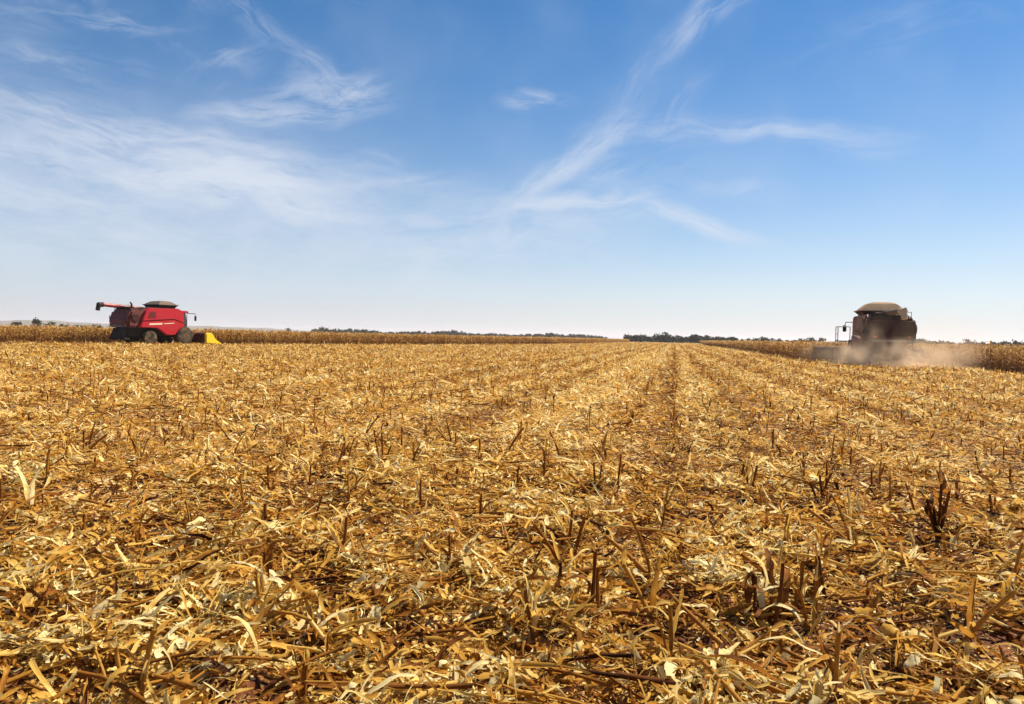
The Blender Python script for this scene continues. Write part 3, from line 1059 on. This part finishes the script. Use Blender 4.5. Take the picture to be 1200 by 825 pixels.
build_combine(C_LEFT, H_LEFT, 'bright red combine harvester with yellow header end driving along the standing corn', 'cover', 2.35, -.55)
build_combine(C_RIGHT, H_RIGHT, 'dusty shade-darkened red combine harvester seen from behind in a cloud of dust', 'grain', 4.0, 0, SHADE_DARK_RED)


def build_dust():
    m, nn, ll = new_mat('harvest_dust')
    tc = nn('ShaderNodeTexCoord')
    mp = nn('ShaderNodeMapping'); mp.inputs['Location'].default_value = (3.1, 1.7, 0.4)
    ll(tc.outputs['Object'], mp.inputs['Vector'])
    no = nn('ShaderNodeTexNoise'); no.inputs['Scale'].default_value = 0.55; no.inputs['Detail'].default_value = 5; no.inputs['Distortion'].default_value = 1.0
    ll(mp.outputs[0], no.inputs['Vector'])
    dens = nn('ShaderNodeMapRange'); dens.inputs[1].default_value = .40; dens.inputs[2].default_value = .66
    ll(no.outputs['Fac'], dens.inputs[0])
    tot = None
    # plumes in the machine's own metres: centre, half sizes, weight
    for (c, r, w) in (((0.2, -8.6, .7), (3.4, 3.2, 1.7), .75), ((3.0, -7.8, .7), (3.6, 3.6, 1.7), .36), ((-1.7, -7.8, 2.0), (1.7, 2.0, 2.6), .16), ((-2.8, -7.5, .6), (2.4, 3.0, 1.3), .5), ((-3.8, .8, .8), (2.8, 3.4, 1.5), .09), ((3.8, -6.0, 1.8), (3.8, 4.2, 3.0), .08), ((0.4, -8.6, 2.2), (2.6, 1.4, 2.0), .07)):
        q = nn('ShaderNodeMapping'); q.vector_type = 'TEXTURE'
        q.inputs['Location'].default_value = c; q.inputs['Scale'].default_value = r
        ll(tc.outputs['Object'], q.inputs['Vector'])
        ln = nn('ShaderNodeVectorMath'); ln.operation = 'LENGTH'
        ll(q.outputs[0], ln.inputs[0])
        mr = nn('ShaderNodeMapRange'); mr.interpolation_type = 'SMOOTHSTEP'
        mr.inputs[1].default_value = .15; mr.inputs[2].default_value = 1.0; mr.inputs[3].default_value = w; mr.inputs[4].default_value = 0
        ll(ln.outputs['Value'], mr.inputs[0])
        if tot is None: tot = mr.outputs[0]
        else:
            a = nn('ShaderNodeMath'); a.operation = 'ADD'
            ll(tot, a.inputs[0]); ll(mr.outputs[0], a.inputs[1]); tot = a.outputs[0]
    mu = nn('ShaderNodeMath'); mu.operation = 'MULTIPLY'
    ll(tot, mu.inputs[0]); ll(dens.outputs[0], mu.inputs[1])
    mu2 = nn('ShaderNodeMath'); mu2.operation = 'MULTIPLY'; mu2.inputs[1].default_value = 1.0
    ll(mu.outputs[0], mu2.inputs[0])
    pv = nn('ShaderNodeVolumePrincipled')
    pv.inputs['Color'].default_value = (0.97, 0.77, 0.57, 1)
    pv.inputs['Anisotropy'].default_value = .1
    ll(mu2.outputs[0], pv.inputs['Density'])
    ou = nn('ShaderNodeOutputMaterial'); ll(pv.outputs[0], ou.inputs['Volume'])
    me = box_mesh('dust_cloud', -7, 11.5, -12, 4.5, .05, 5.4)
    o = link('dust_cloud', me, m)
    o.location = (C_RIGHT[0], C_RIGHT[1], 0)
    o.rotation_euler = (0, 0, -H_RIGHT)
    tag(o, 'brown dust cloud billowing around the harvester', kind='stuff')


build_dust()

# ------------------------------------------------------------------ trees along the horizon


def foliage_material():
    m, nn, ll = new_mat('tree_foliage')
    at = nn('ShaderNodeAttribute'); at.attribute_name = 'tone'
    rp = ramp(nn, [(0.0, (0.012, 0.020, 0.008)), (.5, (0.035, 0.045, 0.018)), (1.0, (0.085, 0.080, 0.034))])
    ll(at.outputs['Fac'], rp.inputs[0])
    pb = nn('ShaderNodeBsdfPrincipled'); pb.inputs['Roughness'].default_value = .8; pb.inputs['Specular IOR Level'].default_value = .15
    ll(rp.outputs[0], pb.inputs['Base Color'])
    ou = nn('ShaderNodeOutputMaterial'); ll(pb.outputs[0], ou.inputs['Surface'])
    return m


m_leaf = foliage_material()
m_bark = paint('tree_bark', (0.09, 0.065, 0.045), .9, spec=.1, dust=.3)


def crown_quads(cx, cy, cz, rx, rz, n, size):
    """leaf clumps through a lumpy crown"""
    k = max(3, int(n / 26))
    lob = rng.normal(0, 1, (k, 3)); lob /= np.linalg.norm(lob, axis=1)[:, None]
    lob *= U(.25, .72, k)[:, None]
    w = rng.integers(0, k, n)
    p = lob[w] + rng.normal(0, .21, (n, 3))
    p[:, 2] = np.maximum(p[:, 2], -.75)
    c = p * np.array([rx, rx, rz]) + np.array([cx, cy, cz])
    a = rng.normal(0, 1, (n, 3)); a /= np.linalg.norm(a, axis=1)[:, None]
    b = np.cross(a, rng.normal(0, 1, (n, 3))); b /= np.linalg.norm(b, axis=1)[:, None]
    s = size * U(.5, 1.2, n)[:, None]
    V = np.stack([c - a * s - b * s * .6, c + a * s * .9 - b * s * .5, c + a * s + b * s * .7, c - a * s * .8 + b * s * .6], 1)
    V += rng.normal(0, size * .15, V.shape)
    tn = np.repeat(np.clip(rng.normal(.5, .22, n) + (rng.random(k)[w] - .5) * .5, 0, 1), 4)
    F = np.arange(n * 4).reshape(-1, 4)
    return V.reshape(-1, 3), F, tn, np.zeros((n * 4, 3))


def make_wood(name, label, a0, a1, dist_, h, step, deep, taper=(1, 1)):
    b = Bag()
    step = step * .62
    Lr = (a1 - a0) * dist_
    n = int(Lr / step)
    for i in range(n):
        for d in range(deep):
            f = (i + random.random()) / n
            aa = a0 + (a1 - a0) * f
            rr = dist_ + d * step * 1.6 + random.uniform(-2, 2)
            hh = h * (taper[0] + (taper[1] - taper[0]) * f) * random.uniform(.72, 1.08) * (1 + .15 * math.sin(f * 17) + .1 * math.sin(f * 41 + 1))
            rx = hh * random.uniform(.5, .75)
            b.add(*crown_quads(rr * math.sin(aa) + random.uniform(-2, 2), rr * math.cos(aa) - 1, hh * .22, rx, hh * .26, 26, hh * .12))
            b.add(*crown_quads(rr * math.sin(aa), rr * math.cos(aa), hh * .55, rx, hh * .46, int(60 + 30 * random.random()), hh * .11))
            b.add(*tubes(A1(rr * math.sin(aa)), A1(rr * math.cos(aa)), A1(-.3), A1(hh * .6), A1(.18), A1(0), A1(1.5), A1(0), A1(.2), K=1, A=4, tip=.5))
    tag(link(name, b.mesh(name), m_leaf), label, kind='stuff')


def px(u): return R(u)


make_wood('woodland', 'dense dark green wood beyond the gap between the corn blocks', R(8.7), R(15.2), 560, 6.1, 4.0, 3, (1.0, 1.0))
make_wood('woodland', 'low thin wood tapering off behind the corn block', R(15.2), R(22.9), 570, 6.0, 4.0, 3, (.95, .66))
make_wood('woodland', 'low dark wood behind the far corn beside the dust cloud', R(28.0), R(41.0), 600, 6.2, 4.5, 3, (.85, 1.0))
make_wood('woodland', 'long low dark wood on the horizon behind the corn', R(-15.2), R(7.2), 1000, 8.6, 5.0, 3, (.85, .80))
make_wood('woodland', 'scattered scrub on the horizon behind the bright red harvester', R(-31.5), R(-29.0), 520, 5.6, 5.0, 2, (.6, .8))


def make_tree(az_deg, dist_, h, wide, label, seed):
    random.seed(seed)
    aa = R(az_deg)
    root = empty('tree', (dist_ * math.sin(aa), dist_ * math.cos(aa), -.2))
    tag(root, label, 'tree', None)
    m = MB()
    m.rod((0, 0, 0), (.1, .05, h * .45), .24, .15, 8)
    for k in range(4):
        t = k * 1.6 + .4
        m.rod((.08, .04, h * (.28 + .05 * k)), (h * .22 * wide * math.cos(t), h * .22 * wide * math.sin(t), h * .68), .12, .05, 6)
    m.build('trunk', m_bark, root)
    b = Bag()
    b.add(*crown_quads(0, 0, h * .62, h * .42 * wide, h * .38, 260, h * .065))
    link('crown', b.mesh('crown'), m_leaf, root)


for a, d, h, w, lab in (
    (-33.9, 460, 5.4, 1.7, 'broad dark tree at the far end of the horizon beside a spiky tree'),
    (-32.7, 450, 6.6, .9, 'narrow spiky dark tree standing between two broader trees'),
    (-32.0, 470, 5.2, 1.6, 'low broad dark tree next to the narrow spiky tree'),
    (-16.9, 900, 7.4, 1.3, 'small lone tree standing apart before the long horizon wood begins'),
    (-14.3, 930, 10.0, 1.7, 'broad taller tree where the long horizon wood begins'),
    (3.0, 960, 9.2, 1.2, 'round tree rising a little above the long horizon wood'),
    (21.9, 520, 6.4, 1.4, 'round dark tree on the horizon close to the dusty harvester header'),
    (22.7, 525, 6.0, 1.3, 'low tree between the round dark tree and the dusty harvester'),
    (29.0, 560, 7.0, 1.8, 'wide low tree just past the dust cloud'),
    (31.6, 580, 7.0, 1.3, 'small round tree above the dark corn beyond the dust')):
    make_tree(a, d, h, w, lab, int(abs(a) * 100))

# ------------------------------------------------------------------ residue on the cut field


def in_corn(x, y):
    """rough test: under the standing crop"""
    lat = (x - C_RIGHT[0]) * rr_[0] + (y - C_RIGHT[1]) * rr_[1]
    t = (x - C_RIGHT[0]) * hr[0] + (y - C_RIGHT[1]) * hr[1]
    right = ((lat > 4.4) & (t > -34)) | ((lat > -4) & (t > 4.5))
    ex = np.interp(y, [30, 80, 85, 122, 172, 290, 470, 900], [-80, -34, -33, -10, 9, 36, 74, 150])
    return right | ((x < ex - 1) & (y > 60))


def swath(x, y):
    """0..1, pale chaff strips left along the rows by the machine, broken up by heaps of straw"""
    q = x * RQ[0] + y * RQ[1]
    p = x * RD[0] + y * RD[1]
    s = 0.5 + 0.5 * np.sin(q * 2 * math.pi / 2.3 + 1.2 + 7.0 * (fbm(q + 300, p * .02, 4.0, 2) - .5) + 2.6 * (fbm(q, p * .12, 1.7, 2) - .5))
    near = np.clip((np.hypot(x, y) - 4) / 14, 0, 1) * (.25 + .75 * np.clip((q + 26) / 24, 0, 1))
    c = clump(x, y)
    big_ = np.clip((fbm(x + 11, y + 70, 2.2, 3) - .32) / .36, 0, 1)
    loc = .72 * c + .28 * big_
    return np.clip((.12 + .53 * near) * (.10 + .90 * s) + (.88 - .53 * near) * loc, 0, 1)


bin_edges = [1.3]
while bin_edges[-1] < 330:
    bin_edges.append(bin_edges[-1] * 1.16)
litter = Bag()
HALF = R(45)
for r0, r1 in zip(bin_edges[:-1], bin_edges[1:]):
    rm = 0.5 * (r0 + r1)
    dens = 1850.0 if rm < 5 else 1850.0 * (rm / 5) ** -1.33
    area = HALF * (r1 * r1 - r0 * r0)
    n = int(dens * area)
    big = 1.0 if rm < 11 else (rm / 11) ** 0.42
    K, A = (8, 3) if rm < 5.5 else ((5, 3) if rm < 9 else ((3, 2) if rm < 28 else (2, 2)))
    ck = .21 if K == 8 else (.2 if K == 5 else .25)
    rad = np.sqrt(U(r0 * r0, r1 * r1, n)); a = U(-HALF, HALF, n)
    x, y = rad * np.sin(a), rad * np.cos(a)
    sw = swath(x, y)
    keep = (rng.random(n) < 0.08 + 1.05 * sw) & ~in_corn(x, y)
    x, y, sw = x[keep], y[keep], sw[keep]
    n = len(x)
    z = ground_z(x, y) + 0.003 + np.abs(rng.normal(0, 0.024, n)) * (0.25 + 1.2 * sw)
    kind = rng.random(n)
    for lo, hi, nm in ((0, .53, 'shred'), (.53, .548, 'long'), (.548, .73, 'blade'), (.73, .81, 'husk'), (.81, .85, 'stalk'), (.85, 1, 'chip')):
        q = np.where((kind >= lo) & (kind < hi))[0]
        m = len(q)
        if not m: continue
        xx, yy, zz, ss = x[q], y[q], z[q], sw[q]
        tone = 0.20 + 0.53 * ss
        yaw = U(0, 6.283, m)
        if nm == 'shred':
            L = U(.04, .22, m) * big; W = U(.003, .013, m) * big
            tn = np.clip(rng.normal(tone + .05, .23), .03, 1)
            b = ribbons(xx, yy, zz, L, W, yaw, rng.normal(0, .30, m), rng.normal(0, .5, m), rng.normal(0, .4, m), rng.normal(0, .6, m), rng.normal(0, 1.1, m), U(-.5, .8, m), tn, K, A, taper=.5, ragged=.6, tonevar=.15, crinkle=ck)
        elif nm == 'blade':
            L = U(.08, .34, m) * big; W = U(.010, .033, m) * big
            tn = np.clip(rng.normal(tone + .05, .26), .03, 1)
            b = ribbons(xx, yy, zz, L, W, yaw, rng.normal(0.05, .26, m), rng.normal(0, .65, m), rng.normal(0, .35, m), rng.normal(0, .5, m), rng.normal(0, 1.2, m), rng.normal(.7, .6, m), tn, K, A, taper=U(.1, .8, m), ragged=.5, tonevar=.2, crinkle=ck)
        elif nm == 'long':
            L = U(.24, .50, m) * big; W = U(.010, .026, m) * big
            tn = np.clip(rng.normal(tone + .02, .20), .03, 1)
            b = ribbons(xx, yy, zz + .02, L, W, yaw, rng.normal(0, .16, m), rng.normal(0, .6, m), rng.normal(0, .9, m), rng.normal(0, .6, m), rng.normal(0, 2.6, m), rng.normal(.7, .5, m), tn, K, A, taper=U(.4, .95, m), ragged=.5, tonevar=.2, crinkle=ck)
        elif nm == 'husk':
            L = U(.06, .18, m) * big; W = U(.022, .052, m) * big
            tn = np.clip(rng.normal(tone + .27, .19), .05, 1)
            b = ribbons(xx, yy, zz + .01, L, W, yaw, rng.normal(0.12, .35, m), rng.normal(0, .8, m), rng.normal(0, .3, m), rng.normal(0, .6, m), rng.normal(0, .7, m), rng.normal(.7, .6, m), tn, K, A, taper=U(.1, .8, m), ragged=.6, tonevar=.15, crinkle=ck)
        elif nm == 'chip':
            L = U(.015, .05, m) * big; W = U(.008, .028, m) * big
            tn = np.clip(rng.normal(tone + .2, .25), .05, 1)
            b = ribbons(xx, yy, zz + .01, L, W, yaw, rng.normal(0, .5, m), rng.normal(0, .8, m), rng.normal(0, .3, m), rng.normal(0, .6, m), rng.normal(0, .4, m), rng.normal(0, .6, m), tn, min(K, 3), A, taper=.4, ragged=.4)
        else:
            L = U(.10, .50, m) * big; rd_ = U(.006, .012, m) * big
            tn = np.clip(rng.normal(.42, .2, m), .05, 1)
            dn = U(-.5, .5, m) * .3
            b = tubes(xx, yy, zz + .012 + np.maximum(0, -np.sin(dn) * L), L, rd_, yaw, dn, rng.normal(0, .25, m), tn, K=3 if rm < 10 else 1, A=6 if rm < 10 else 4, tip=.85)
        litter.add(*b)
print('litter quads', sum(len(f) for f in litter.f))
tag(link('corn_residue', litter.mesh('corn_residue', smooth=True), m_litter), 'golden dry corn leaves, husks and chaff covering the cut field', kind='stuff')

# crumbs and clods of red soil between the straw
n = 26000
rad = np.sqrt(U(2.5, 170, n)); a = U(-HALF, HALF, n)
x, y = rad * np.sin(a), rad * np.cos(a)
ok = rng.random(n) > swath(x, y) * 1.3
x, y = x[ok], y[ok]
n = len(x)
oct_v = np.array([[1, 0, 0], [0, 1, 0], [-1, 0, 0], [0, -1, 0], [0, 0, 1], [0, 0, -.6]], float)
oct_f = np.array([[0, 1, 4], [1, 2, 4], [2, 3, 4], [3, 0, 4], [1, 0, 5], [2, 1, 5], [3, 2, 5], [0, 3, 5]])
sz = np.clip(rng.gamma(2.0, .006, n), .003, .035)
P = oct_v[None] * (sz[:, None, None] * U(.6, 1.3, (n, 6, 1))) * np.array([1, 1, .75])
an = U(0, 6.28, n)
c_, s_ = np.cos(an)[:, None], np.sin(an)[:, None]
P = np.stack([P[..., 0] * c_ - P[..., 1] * s_, P[..., 0] * s_ + P[..., 1] * c_, P[..., 2]], -1)
P += np.stack([x, y, ground_z(x, y) + sz * .35], -1)[:, None, :]
FF = (oct_f[None] + (np.arange(n) * 6)[:, None, None]).reshape(-1, 3)
cm, cn, cl = new_mat('soil_crumbs')
cg = cn('ShaderNodeNewGeometry')
crp = ramp(cn, [(0, (0.05, 0.017, 0.008)), (.6, (0.12, 0.042, 0.018)), (1, (0.20, 0.085, 0.04))])
cl(cg.outputs['Random Per Island'], crp.inputs[0])
cpb = cn('ShaderNodeBsdfPrincipled'); cpb.inputs['Roughness'].default_value = .95; cpb.inputs['Specular IOR Level'].default_value = .08
cl(crp.outputs[0], cpb.inputs['Base Color'])
cou = cn('ShaderNodeOutputMaterial'); cl(cpb.outputs[0], cou.inputs['Surface'])
tag(link('soil_clods', np_mesh('soil_clods', P.reshape(-1, 3), FF), cm), 'small reddish clods of soil between the straw', kind='stuff')

# standing stubble far out: rows of cut stalks
stub = Bag()
for r0, r1, dn, K, A in ((11, 22, 4.2, 2, 4), (22, 45, 3.6, 1, 4), (45, 90, 1.7, 1, 4), (90, 260, 0.4, 1, 4)):
    n = int(HALF * (r1 * r1 - r0 * r0) * dn)
    rad = np.sqrt(U(r0 * r0, r1 * r1, n)); a = U(-HALF, HALF, n)
    x, y = rad * np.sin(a), rad * np.cos(a)
    # snap to rows
    q = x * RQ[0] + y * RQ[1]; p = x * RD[0] + y * RD[1]
    q = np.round(q / 0.75) * 0.75 + rng.normal(0, .06, n)
    x = q * RQ[0] + p * RD[0]; y = q * RQ[1] + p * RD[1]
    sw = swath(x, y)
    keep = (rng.random(n) < 1.15 - 1.0 * sw) & ~in_corn(x, y)
    x, y, rad = x[keep], y[keep], rad[keep]
    n = len(x)
    z = ground_z(x, y) - .01
    fat = 1.0 if r0 < 30 else (1.6 if r0 < 60 else 2.6)
    pit = np.pi / 2 - np.abs(rng.normal(0, .22, n))
    Ls = np.clip(rng.gamma(5, .038, n), .06, .48)
    stub.add(*tubes(x, y, z, Ls, U(.008, .013, n) * fat, U(0, 6.28, n), pit, rng.normal(0, .15, n), np.clip(rng.normal(.40, .13, n), .12, .9), K=K, A=A, tip=.9))
    for rep in range(3):
        g = np.where(rng.random(n) < .8)[0]
        m = len(g)
        stub.add(*ribbons(x[g], y[g], z[g] + Ls[g] * U(.25, 1., m), U(.14, .34, m), U(.02, .04, m) * fat, U(0, 6.28, m), U(-.3, 1.25, m), U(-2.8, -.6, m), U(-.5, .5, m), U(-.5, .5, m), U(-1.5, 1.5, m),
                          np.zeros(m), np.clip(rng.normal(.36, .2, m), .06, 1), K=3, A=2, taper=.6, ragged=.5, crinkle=.2, clampz=False))
tag(link('corn_stubble', stub.mesh('corn_stubble', smooth=True), m_litter), 'rows of short cut corn stalks stretching over the field', kind='stuff')

# ------------------------------------------------------------------ single stubs close by


def one(fn, *a, **k):
    b = Bag()
    b.add(*fn(*a, **k))
    return b


def stub_stalk(h, r, lean, tone, az_=0.0, curve=0.0):
    b = Bag()
    b.add(*tubes(A1(0), A1(0), A1(-.02), A1(h), A1(r), A1(az_), A1(math.pi / 2 - lean), A1(curve), A1(tone), K=7, A=7, tip=.82, knots=.16))
    # splintered fibres at the cut
    n = 4
    top = b.v[0].reshape(8, 7, 3)[-1].mean(0)
    b.add(*ribbons(np.full(n, top[0]), np.full(n, top[1]), np.full(n, top[2] - .01), U(.025, .07, n), U(.005, .011, n), U(0, 6.28, n), U(.6, 1.5, n), U(-.8, .8, n), np.zeros(n), np.zeros(n), np.zeros(n), np.zeros(n),
                   np.clip(tone + U(.1, .4, n), 0, 1), K=2, A=2, clampz=False))
    return b.mesh('stalk', True), top


def stub_leaf(x, y, z, L, W, yaw, pitch, curl, tone, twist=0.0, roll=0.0, cup=0.5, K=9):
    b = Bag()
    b.add(*ribbons(A1(x), A1(y), A1(z), A1(L), A1(W), A1(yaw), A1(pitch), A1(curl), A1(random.uniform(-.3, .3)), A1(roll), A1(twist), A1(cup), A1(tone), K=K, A=3, taper=random.uniform(.3, .8), ragged=.55, clampz=False, tonevar=.2, crinkle=.15))
    return b.mesh('leaf', True)


def make_stub(kind):
    root = empty('corn_stub', (0, 0, 0))
    if kind == 0:
        h, lean, tone = random.uniform(.16, .34), random.uniform(0, .25), random.uniform(.24, .50)
        nl = 4
    elif kind == 1:
        h, lean, tone = random.uniform(.18, .40), random.uniform(.02, .25), random.uniform(.25, .5)
        nl = 6
    else:
        h, lean, tone = random.uniform(.25, .5), random.uniform(.5, 1.0), random.uniform(.25, .55)
        nl = 4
    me, top = stub_stalk(h, random.uniform(.010, .0155), lean, tone, 0, random.uniform(-.3, .3))
    link('stalk', me, m_litter, root)
    if random.random() < .45 and kind != 2:
        me, top2 = stub_stalk(h * random.uniform(.4, .9), random.uniform(.008, .012), random.uniform(.1, .5), tone + .08, random.uniform(0, 6), random.uniform(-.4, .4))
        link('stalk', me, m_litter, root).location = (random.gauss(0, .04), random.gauss(0, .04), 0)
    for k in range(nl):
        f = random.uniform(.15, 1.0)
        lt = {0: random.uniform(.18, .5), 1: random.uniform(.5, .95), 2: random.uniform(.25, .8)}[kind]
        if k == 0:      # a sheath that hugs the stalk
            link('leaf', stub_leaf(top[0] * .2, top[1] * .2, top[2] * .2, h * random.uniform(.5, .9), random.uniform(.025, .04), random.uniform(0, 6.28),
                                   random.uniform(1.0, 1.45), random.uniform(-1.4, -.1), lt, random.uniform(-.8, .8), random.uniform(-.4, .4), 1.2), m_litter, root)
            continue
        link('leaf', stub_leaf(top[0] * f, top[1] * f, top[2] * f, random.uniform(.10, .32), random.uniform(.010, .032), random.uniform(0, 6.28),
                               random.uniform(-.2, 1.25), random.uniform(-2.6, -.5), lt, random.uniform(-1.5, 1.5), random.uniform(-.5, .5)), m_litter, root)
    return root


def copy_tree(o, parent=None):
    c = o.copy()
    col.objects.link(c)
    if parent is not None:
        c.parent = parent
    for ch in o.children:
        copy_tree(ch, c)
    return c


STUB_TEXT = [('short dark brown cut corn stub standing upright with torn brown leaves', 'dark upright corn stubs'),
             ('upright cut corn stub with several pale dry leaves hanging from it', 'upright corn stubs with pale leaves'),
             ('broken corn stub leaning steeply over the fallen leaves', 'leaning broken corn stubs')]
protos = [[make_stub(k) for _ in range(7)] for k in range(3)]
used = set()
spots = []
for q in np.arange(-14, 15) * 0.75:
    p = -2.0
    while p < 15:
        p += random.uniform(.28, .72)
        x, y = q * RQ[0] + p * RD[0] + random.gauss(0, .05), q * RQ[1] + p * RD[1]
        if y < 3.0 or math.hypot(x, y) > 11.5 or abs(math.degrees(math.atan2(x, y))) > 36.5: continue
        if random.random() > 1.0 - 0.65 * float(swath(np.array(x), np.array(y))): continue
        if y < 4.0 and random.random() < .5: continue
        spots.append((x, y))
spots.sort(key=lambda s: s[0] ** 2 + s[1] ** 2)
for x, y in spots[::1][:230]:
    k = random.choices((0, 1, 2), (.5, .3, .2))[0]
    j = random.randrange(7)
    src = protos[k][j]
    o = src if (k, j) not in used else copy_tree(src)
    used.add((k, j))
    o.location = (x, y, gz(x, y))
    o.rotation_euler = (0, 0, random.uniform(0, 6.28))
    s = random.uniform(.8, 1.12)
    o.scale = (s, s, s)
    tag(o, STUB_TEXT[k][0], 'corn stub', STUB_TEXT[k][1])
for k in range(3):
    for j in range(7):
        if (k, j) not in used:
            for ch in list(protos[k][j].children): bpy.data.objects.remove(ch)
            bpy.data.objects.remove(protos[k][j])


def hero(name, x, y, label, cat):
    return tag(empty(name, (x, y, gz(x, y))), label, cat)


# stub with a pale split husk opening like a V
h = hero('corn_stub', -4.0, 6.15, 'tall cut corn stub with a cream leaf split open like a V at its top', 'corn stub')
me, top = stub_stalk(.30, .014, .08, .62, 0.3, 0)
link('stalk', me, m_litter, h)
link('leaf', stub_leaf(-.02, 0, .08, .36, .055, math.pi * .95, 1.35, -.9, .93, .3, 0, .9), m_litter, h)
link('leaf', stub_leaf(.02, 0, .10, .30, .06, .2, 1.45, -.5, .97, .2, 0, .9), m_litter, h)
link('leaf', stub_leaf(-.03, 0, .22, .34, .03, math.pi, .75, -.3, .86, 1.0), m_litter, h)
# thin stalk that carries a curled rust brown leaf
h = hero('corn_stub', -1.34, 4.28, 'thin bent corn stalk with a curled rusty brown leaf at its tip', 'corn stub')
me, top = stub_stalk(.25, .006, .22, .30, math.pi, .4)
link('stalk', me, m_litter, h)
for k in range(3):
    link('leaf', stub_leaf(top[0], top[1], top[2] - .03, .17, .055, k * 2.1 + .4, 1.45, -1.1 + .2 * k, .22 + .05 * k, .2, 0, 1.3), m_litter, h)
# dark clump at the right
h = hero('corn_stub', 3.62, 6.2, 'dark clump of broken corn stalks over a black shaded hollow', 'corn stub')
for k in range(5):
    me, top = stub_stalk(random.uniform(.28, .52), .013, random.uniform(.05, .35), random.uniform(.12, .28), k * 1.35 + .3, random.uniform(-.3, .3))
    link('stalk', me, m_litter, h)
for k in range(14):
    link('leaf', stub_leaf(random.gauss(0, .04), random.gauss(0, .04), random.uniform(.1, .42), random.uniform(.2, .42), random.uniform(.03, .05), k * .95, random.uniform(.2, 1.2), random.uniform(-2.6, -1.2), random.uniform(.1, .36), random.uniform(-1, 1)), m_litter, h)
# dark pair, and a thick ragged cluster
h = hero('corn_stub', .47, 4.12, 'pair of dark brown corn stalks standing close together, one taller', 'corn stub')
for (dx, hh, ln, tn) in ((0, .38, .05, .22), (.045, .28, .12, .3)):
    me, top = stub_stalk(hh, .012, ln, tn, dx * 40, .1)
    link('stalk', me, m_litter, h).location = (dx, 0, 0)
link('leaf', stub_leaf(-.02, 0, .12, .22, .05, 3.4, .9, -2.4, .2, .6), m_litter, h)
h = hero('corn_stub', 1.5, 4.3, 'ragged cluster of brown corn stalks with torn leaves and a pale strip', 'corn stub')
for k in range(4):
    me, top = stub_stalk(random.uniform(.2, .42), .012, random.uniform(.05, .3), random.uniform(.12, .32), k * 1.7, random.uniform(-.3, .3))
    link('stalk', me, m_litter, h).location = (random.gauss(0, .06), random.gauss(0, .04), 0)
for k in range(13):
    link('leaf', stub_leaf(random.gauss(0, .06), random.gauss(0, .04), random.uniform(.05, .3), random.uniform(.16, .36), random.uniform(.03, .055), k * 1.1, random.uniform(.1, 1.2), random.uniform(-2.4, -1.), random.choice((.2, .3, .45, .9)), random.uniform(-1, 1)), m_litter, h)


for (cx_, cy_, nst, nlf, lab) in (
        (1.98, 4.6, 3, 12, 'leafy brown tuft of torn corn stalks just behind the ragged cluster'),
        (3.2, 7.4, 4, 13, 'bushy dark tuft of corn stalks beyond the black shaded hollow'),
        (-1.55, 9.0, 3, 9, 'tall brown tuft of corn stalk rising alone in the middle of the stubble'),
        (1.05, 7.9, 3, 9, 'reddish brown tuft of broken corn stalks along a dark row')):
    h = hero('corn_stub', cx_, cy_, lab, 'corn stub')
    for k in range(nst):
        me, top = stub_stalk(random.uniform(.2, .42), .012, random.uniform(.05, .4), random.uniform(.18, .34), k * 1.9 + cx_, random.uniform(-.3, .3))
        link('stalk', me, m_litter, h).location = (random.gauss(0, .05), random.gauss(0, .04), 0)
    for k in range(nlf):
        link('leaf', stub_leaf(random.gauss(0, .05), random.gauss(0, .04), random.uniform(.03, .34), random.uniform(.14, .36), random.uniform(.014, .036), k * 1.1, random.uniform(.1, 1.3),
                               random.uniform(-2.6, -.8), random.uniform(.14, .5), random.uniform(-1, 1)), m_litter, h)


def lying_stalk(x, y, z, L, r, yaw, pitch, tone, label):
    b = Bag()
    b.add(*tubes(A1(0), A1(0), A1(0), A1(L), A1(r), A1(yaw), A1(pitch), A1(.12), A1(tone), K=9, A=8, tip=.8, knots=.15))
    o = link('broken_stalk', b.mesh('broken_stalk', True), m_litter)
    o.location = (x, y, gz(x, y) + z)
    tag(o, label, 'corn stalk')


lying_stalk(1.22, 3.62, .03, .62, .013, R(125), R(22), .36, 'long brown broken stalk sloping up beside the ragged stalk cluster')
lying_stalk(-1.05, 3.95, .05, .75, .013, R(200), R(2), .55, 'long tan stalk lying flat in front of the rusty curled leaf')
lying_stalk(1.05, 3.22, .05, .55, .018, R(168), R(1), .16, 'thick rusty brown stalk lying at the very bottom of the view')
lying_stalk(-2.55, 3.9, .04, .8, .012, R(20), R(5), .62, 'straw coloured stalk lying across the leaves near the cream husk')


def husk(x, y, z, L, W, yaw, tone, label, n=3, pit=.25):
    root = empty('corn_husk', (x, y, gz(x, y) + z), yaw)
    tag(root, label, 'corn husk')
    for k in range(n):
        link('husk_leaf', stub_leaf(random.gauss(0, .01), random.gauss(0, .01), .0 + .006 * k, L * random.uniform(.8, 1.1), W * random.uniform(.8, 1.1), (k - (n - 1) / 2) * .45, pit + .1 * k, -.9 + .3 * k, tone - .03 * k, random.uniform(-.4, .4), random.uniform(-.3, .3), 1.0), m_litter, root)


husk(-.32, 5.05, .04, .24, .06, R(15), 1.0, 'wide cream corn husk lying open like a fan', 4)
husk(1.02, 3.45, .05, .20, .045, R(-75), .97, 'narrow cream husk strip hanging over a dark gap', 2, .9)
husk(-.72, 4.0, .05, .11, .06, R(80), 1.0, 'small near white husk standing on edge', 2, .9)
husk(2.85, 5.25, .03, .26, .055, R(20), .95, 'long pale husk lying beside a dark hollow', 3, .15)
husk(-3.0, 4.25, .03, .26, .05, R(40), .9, 'pale yellow husk lying flat among brown leaves', 3, .2)
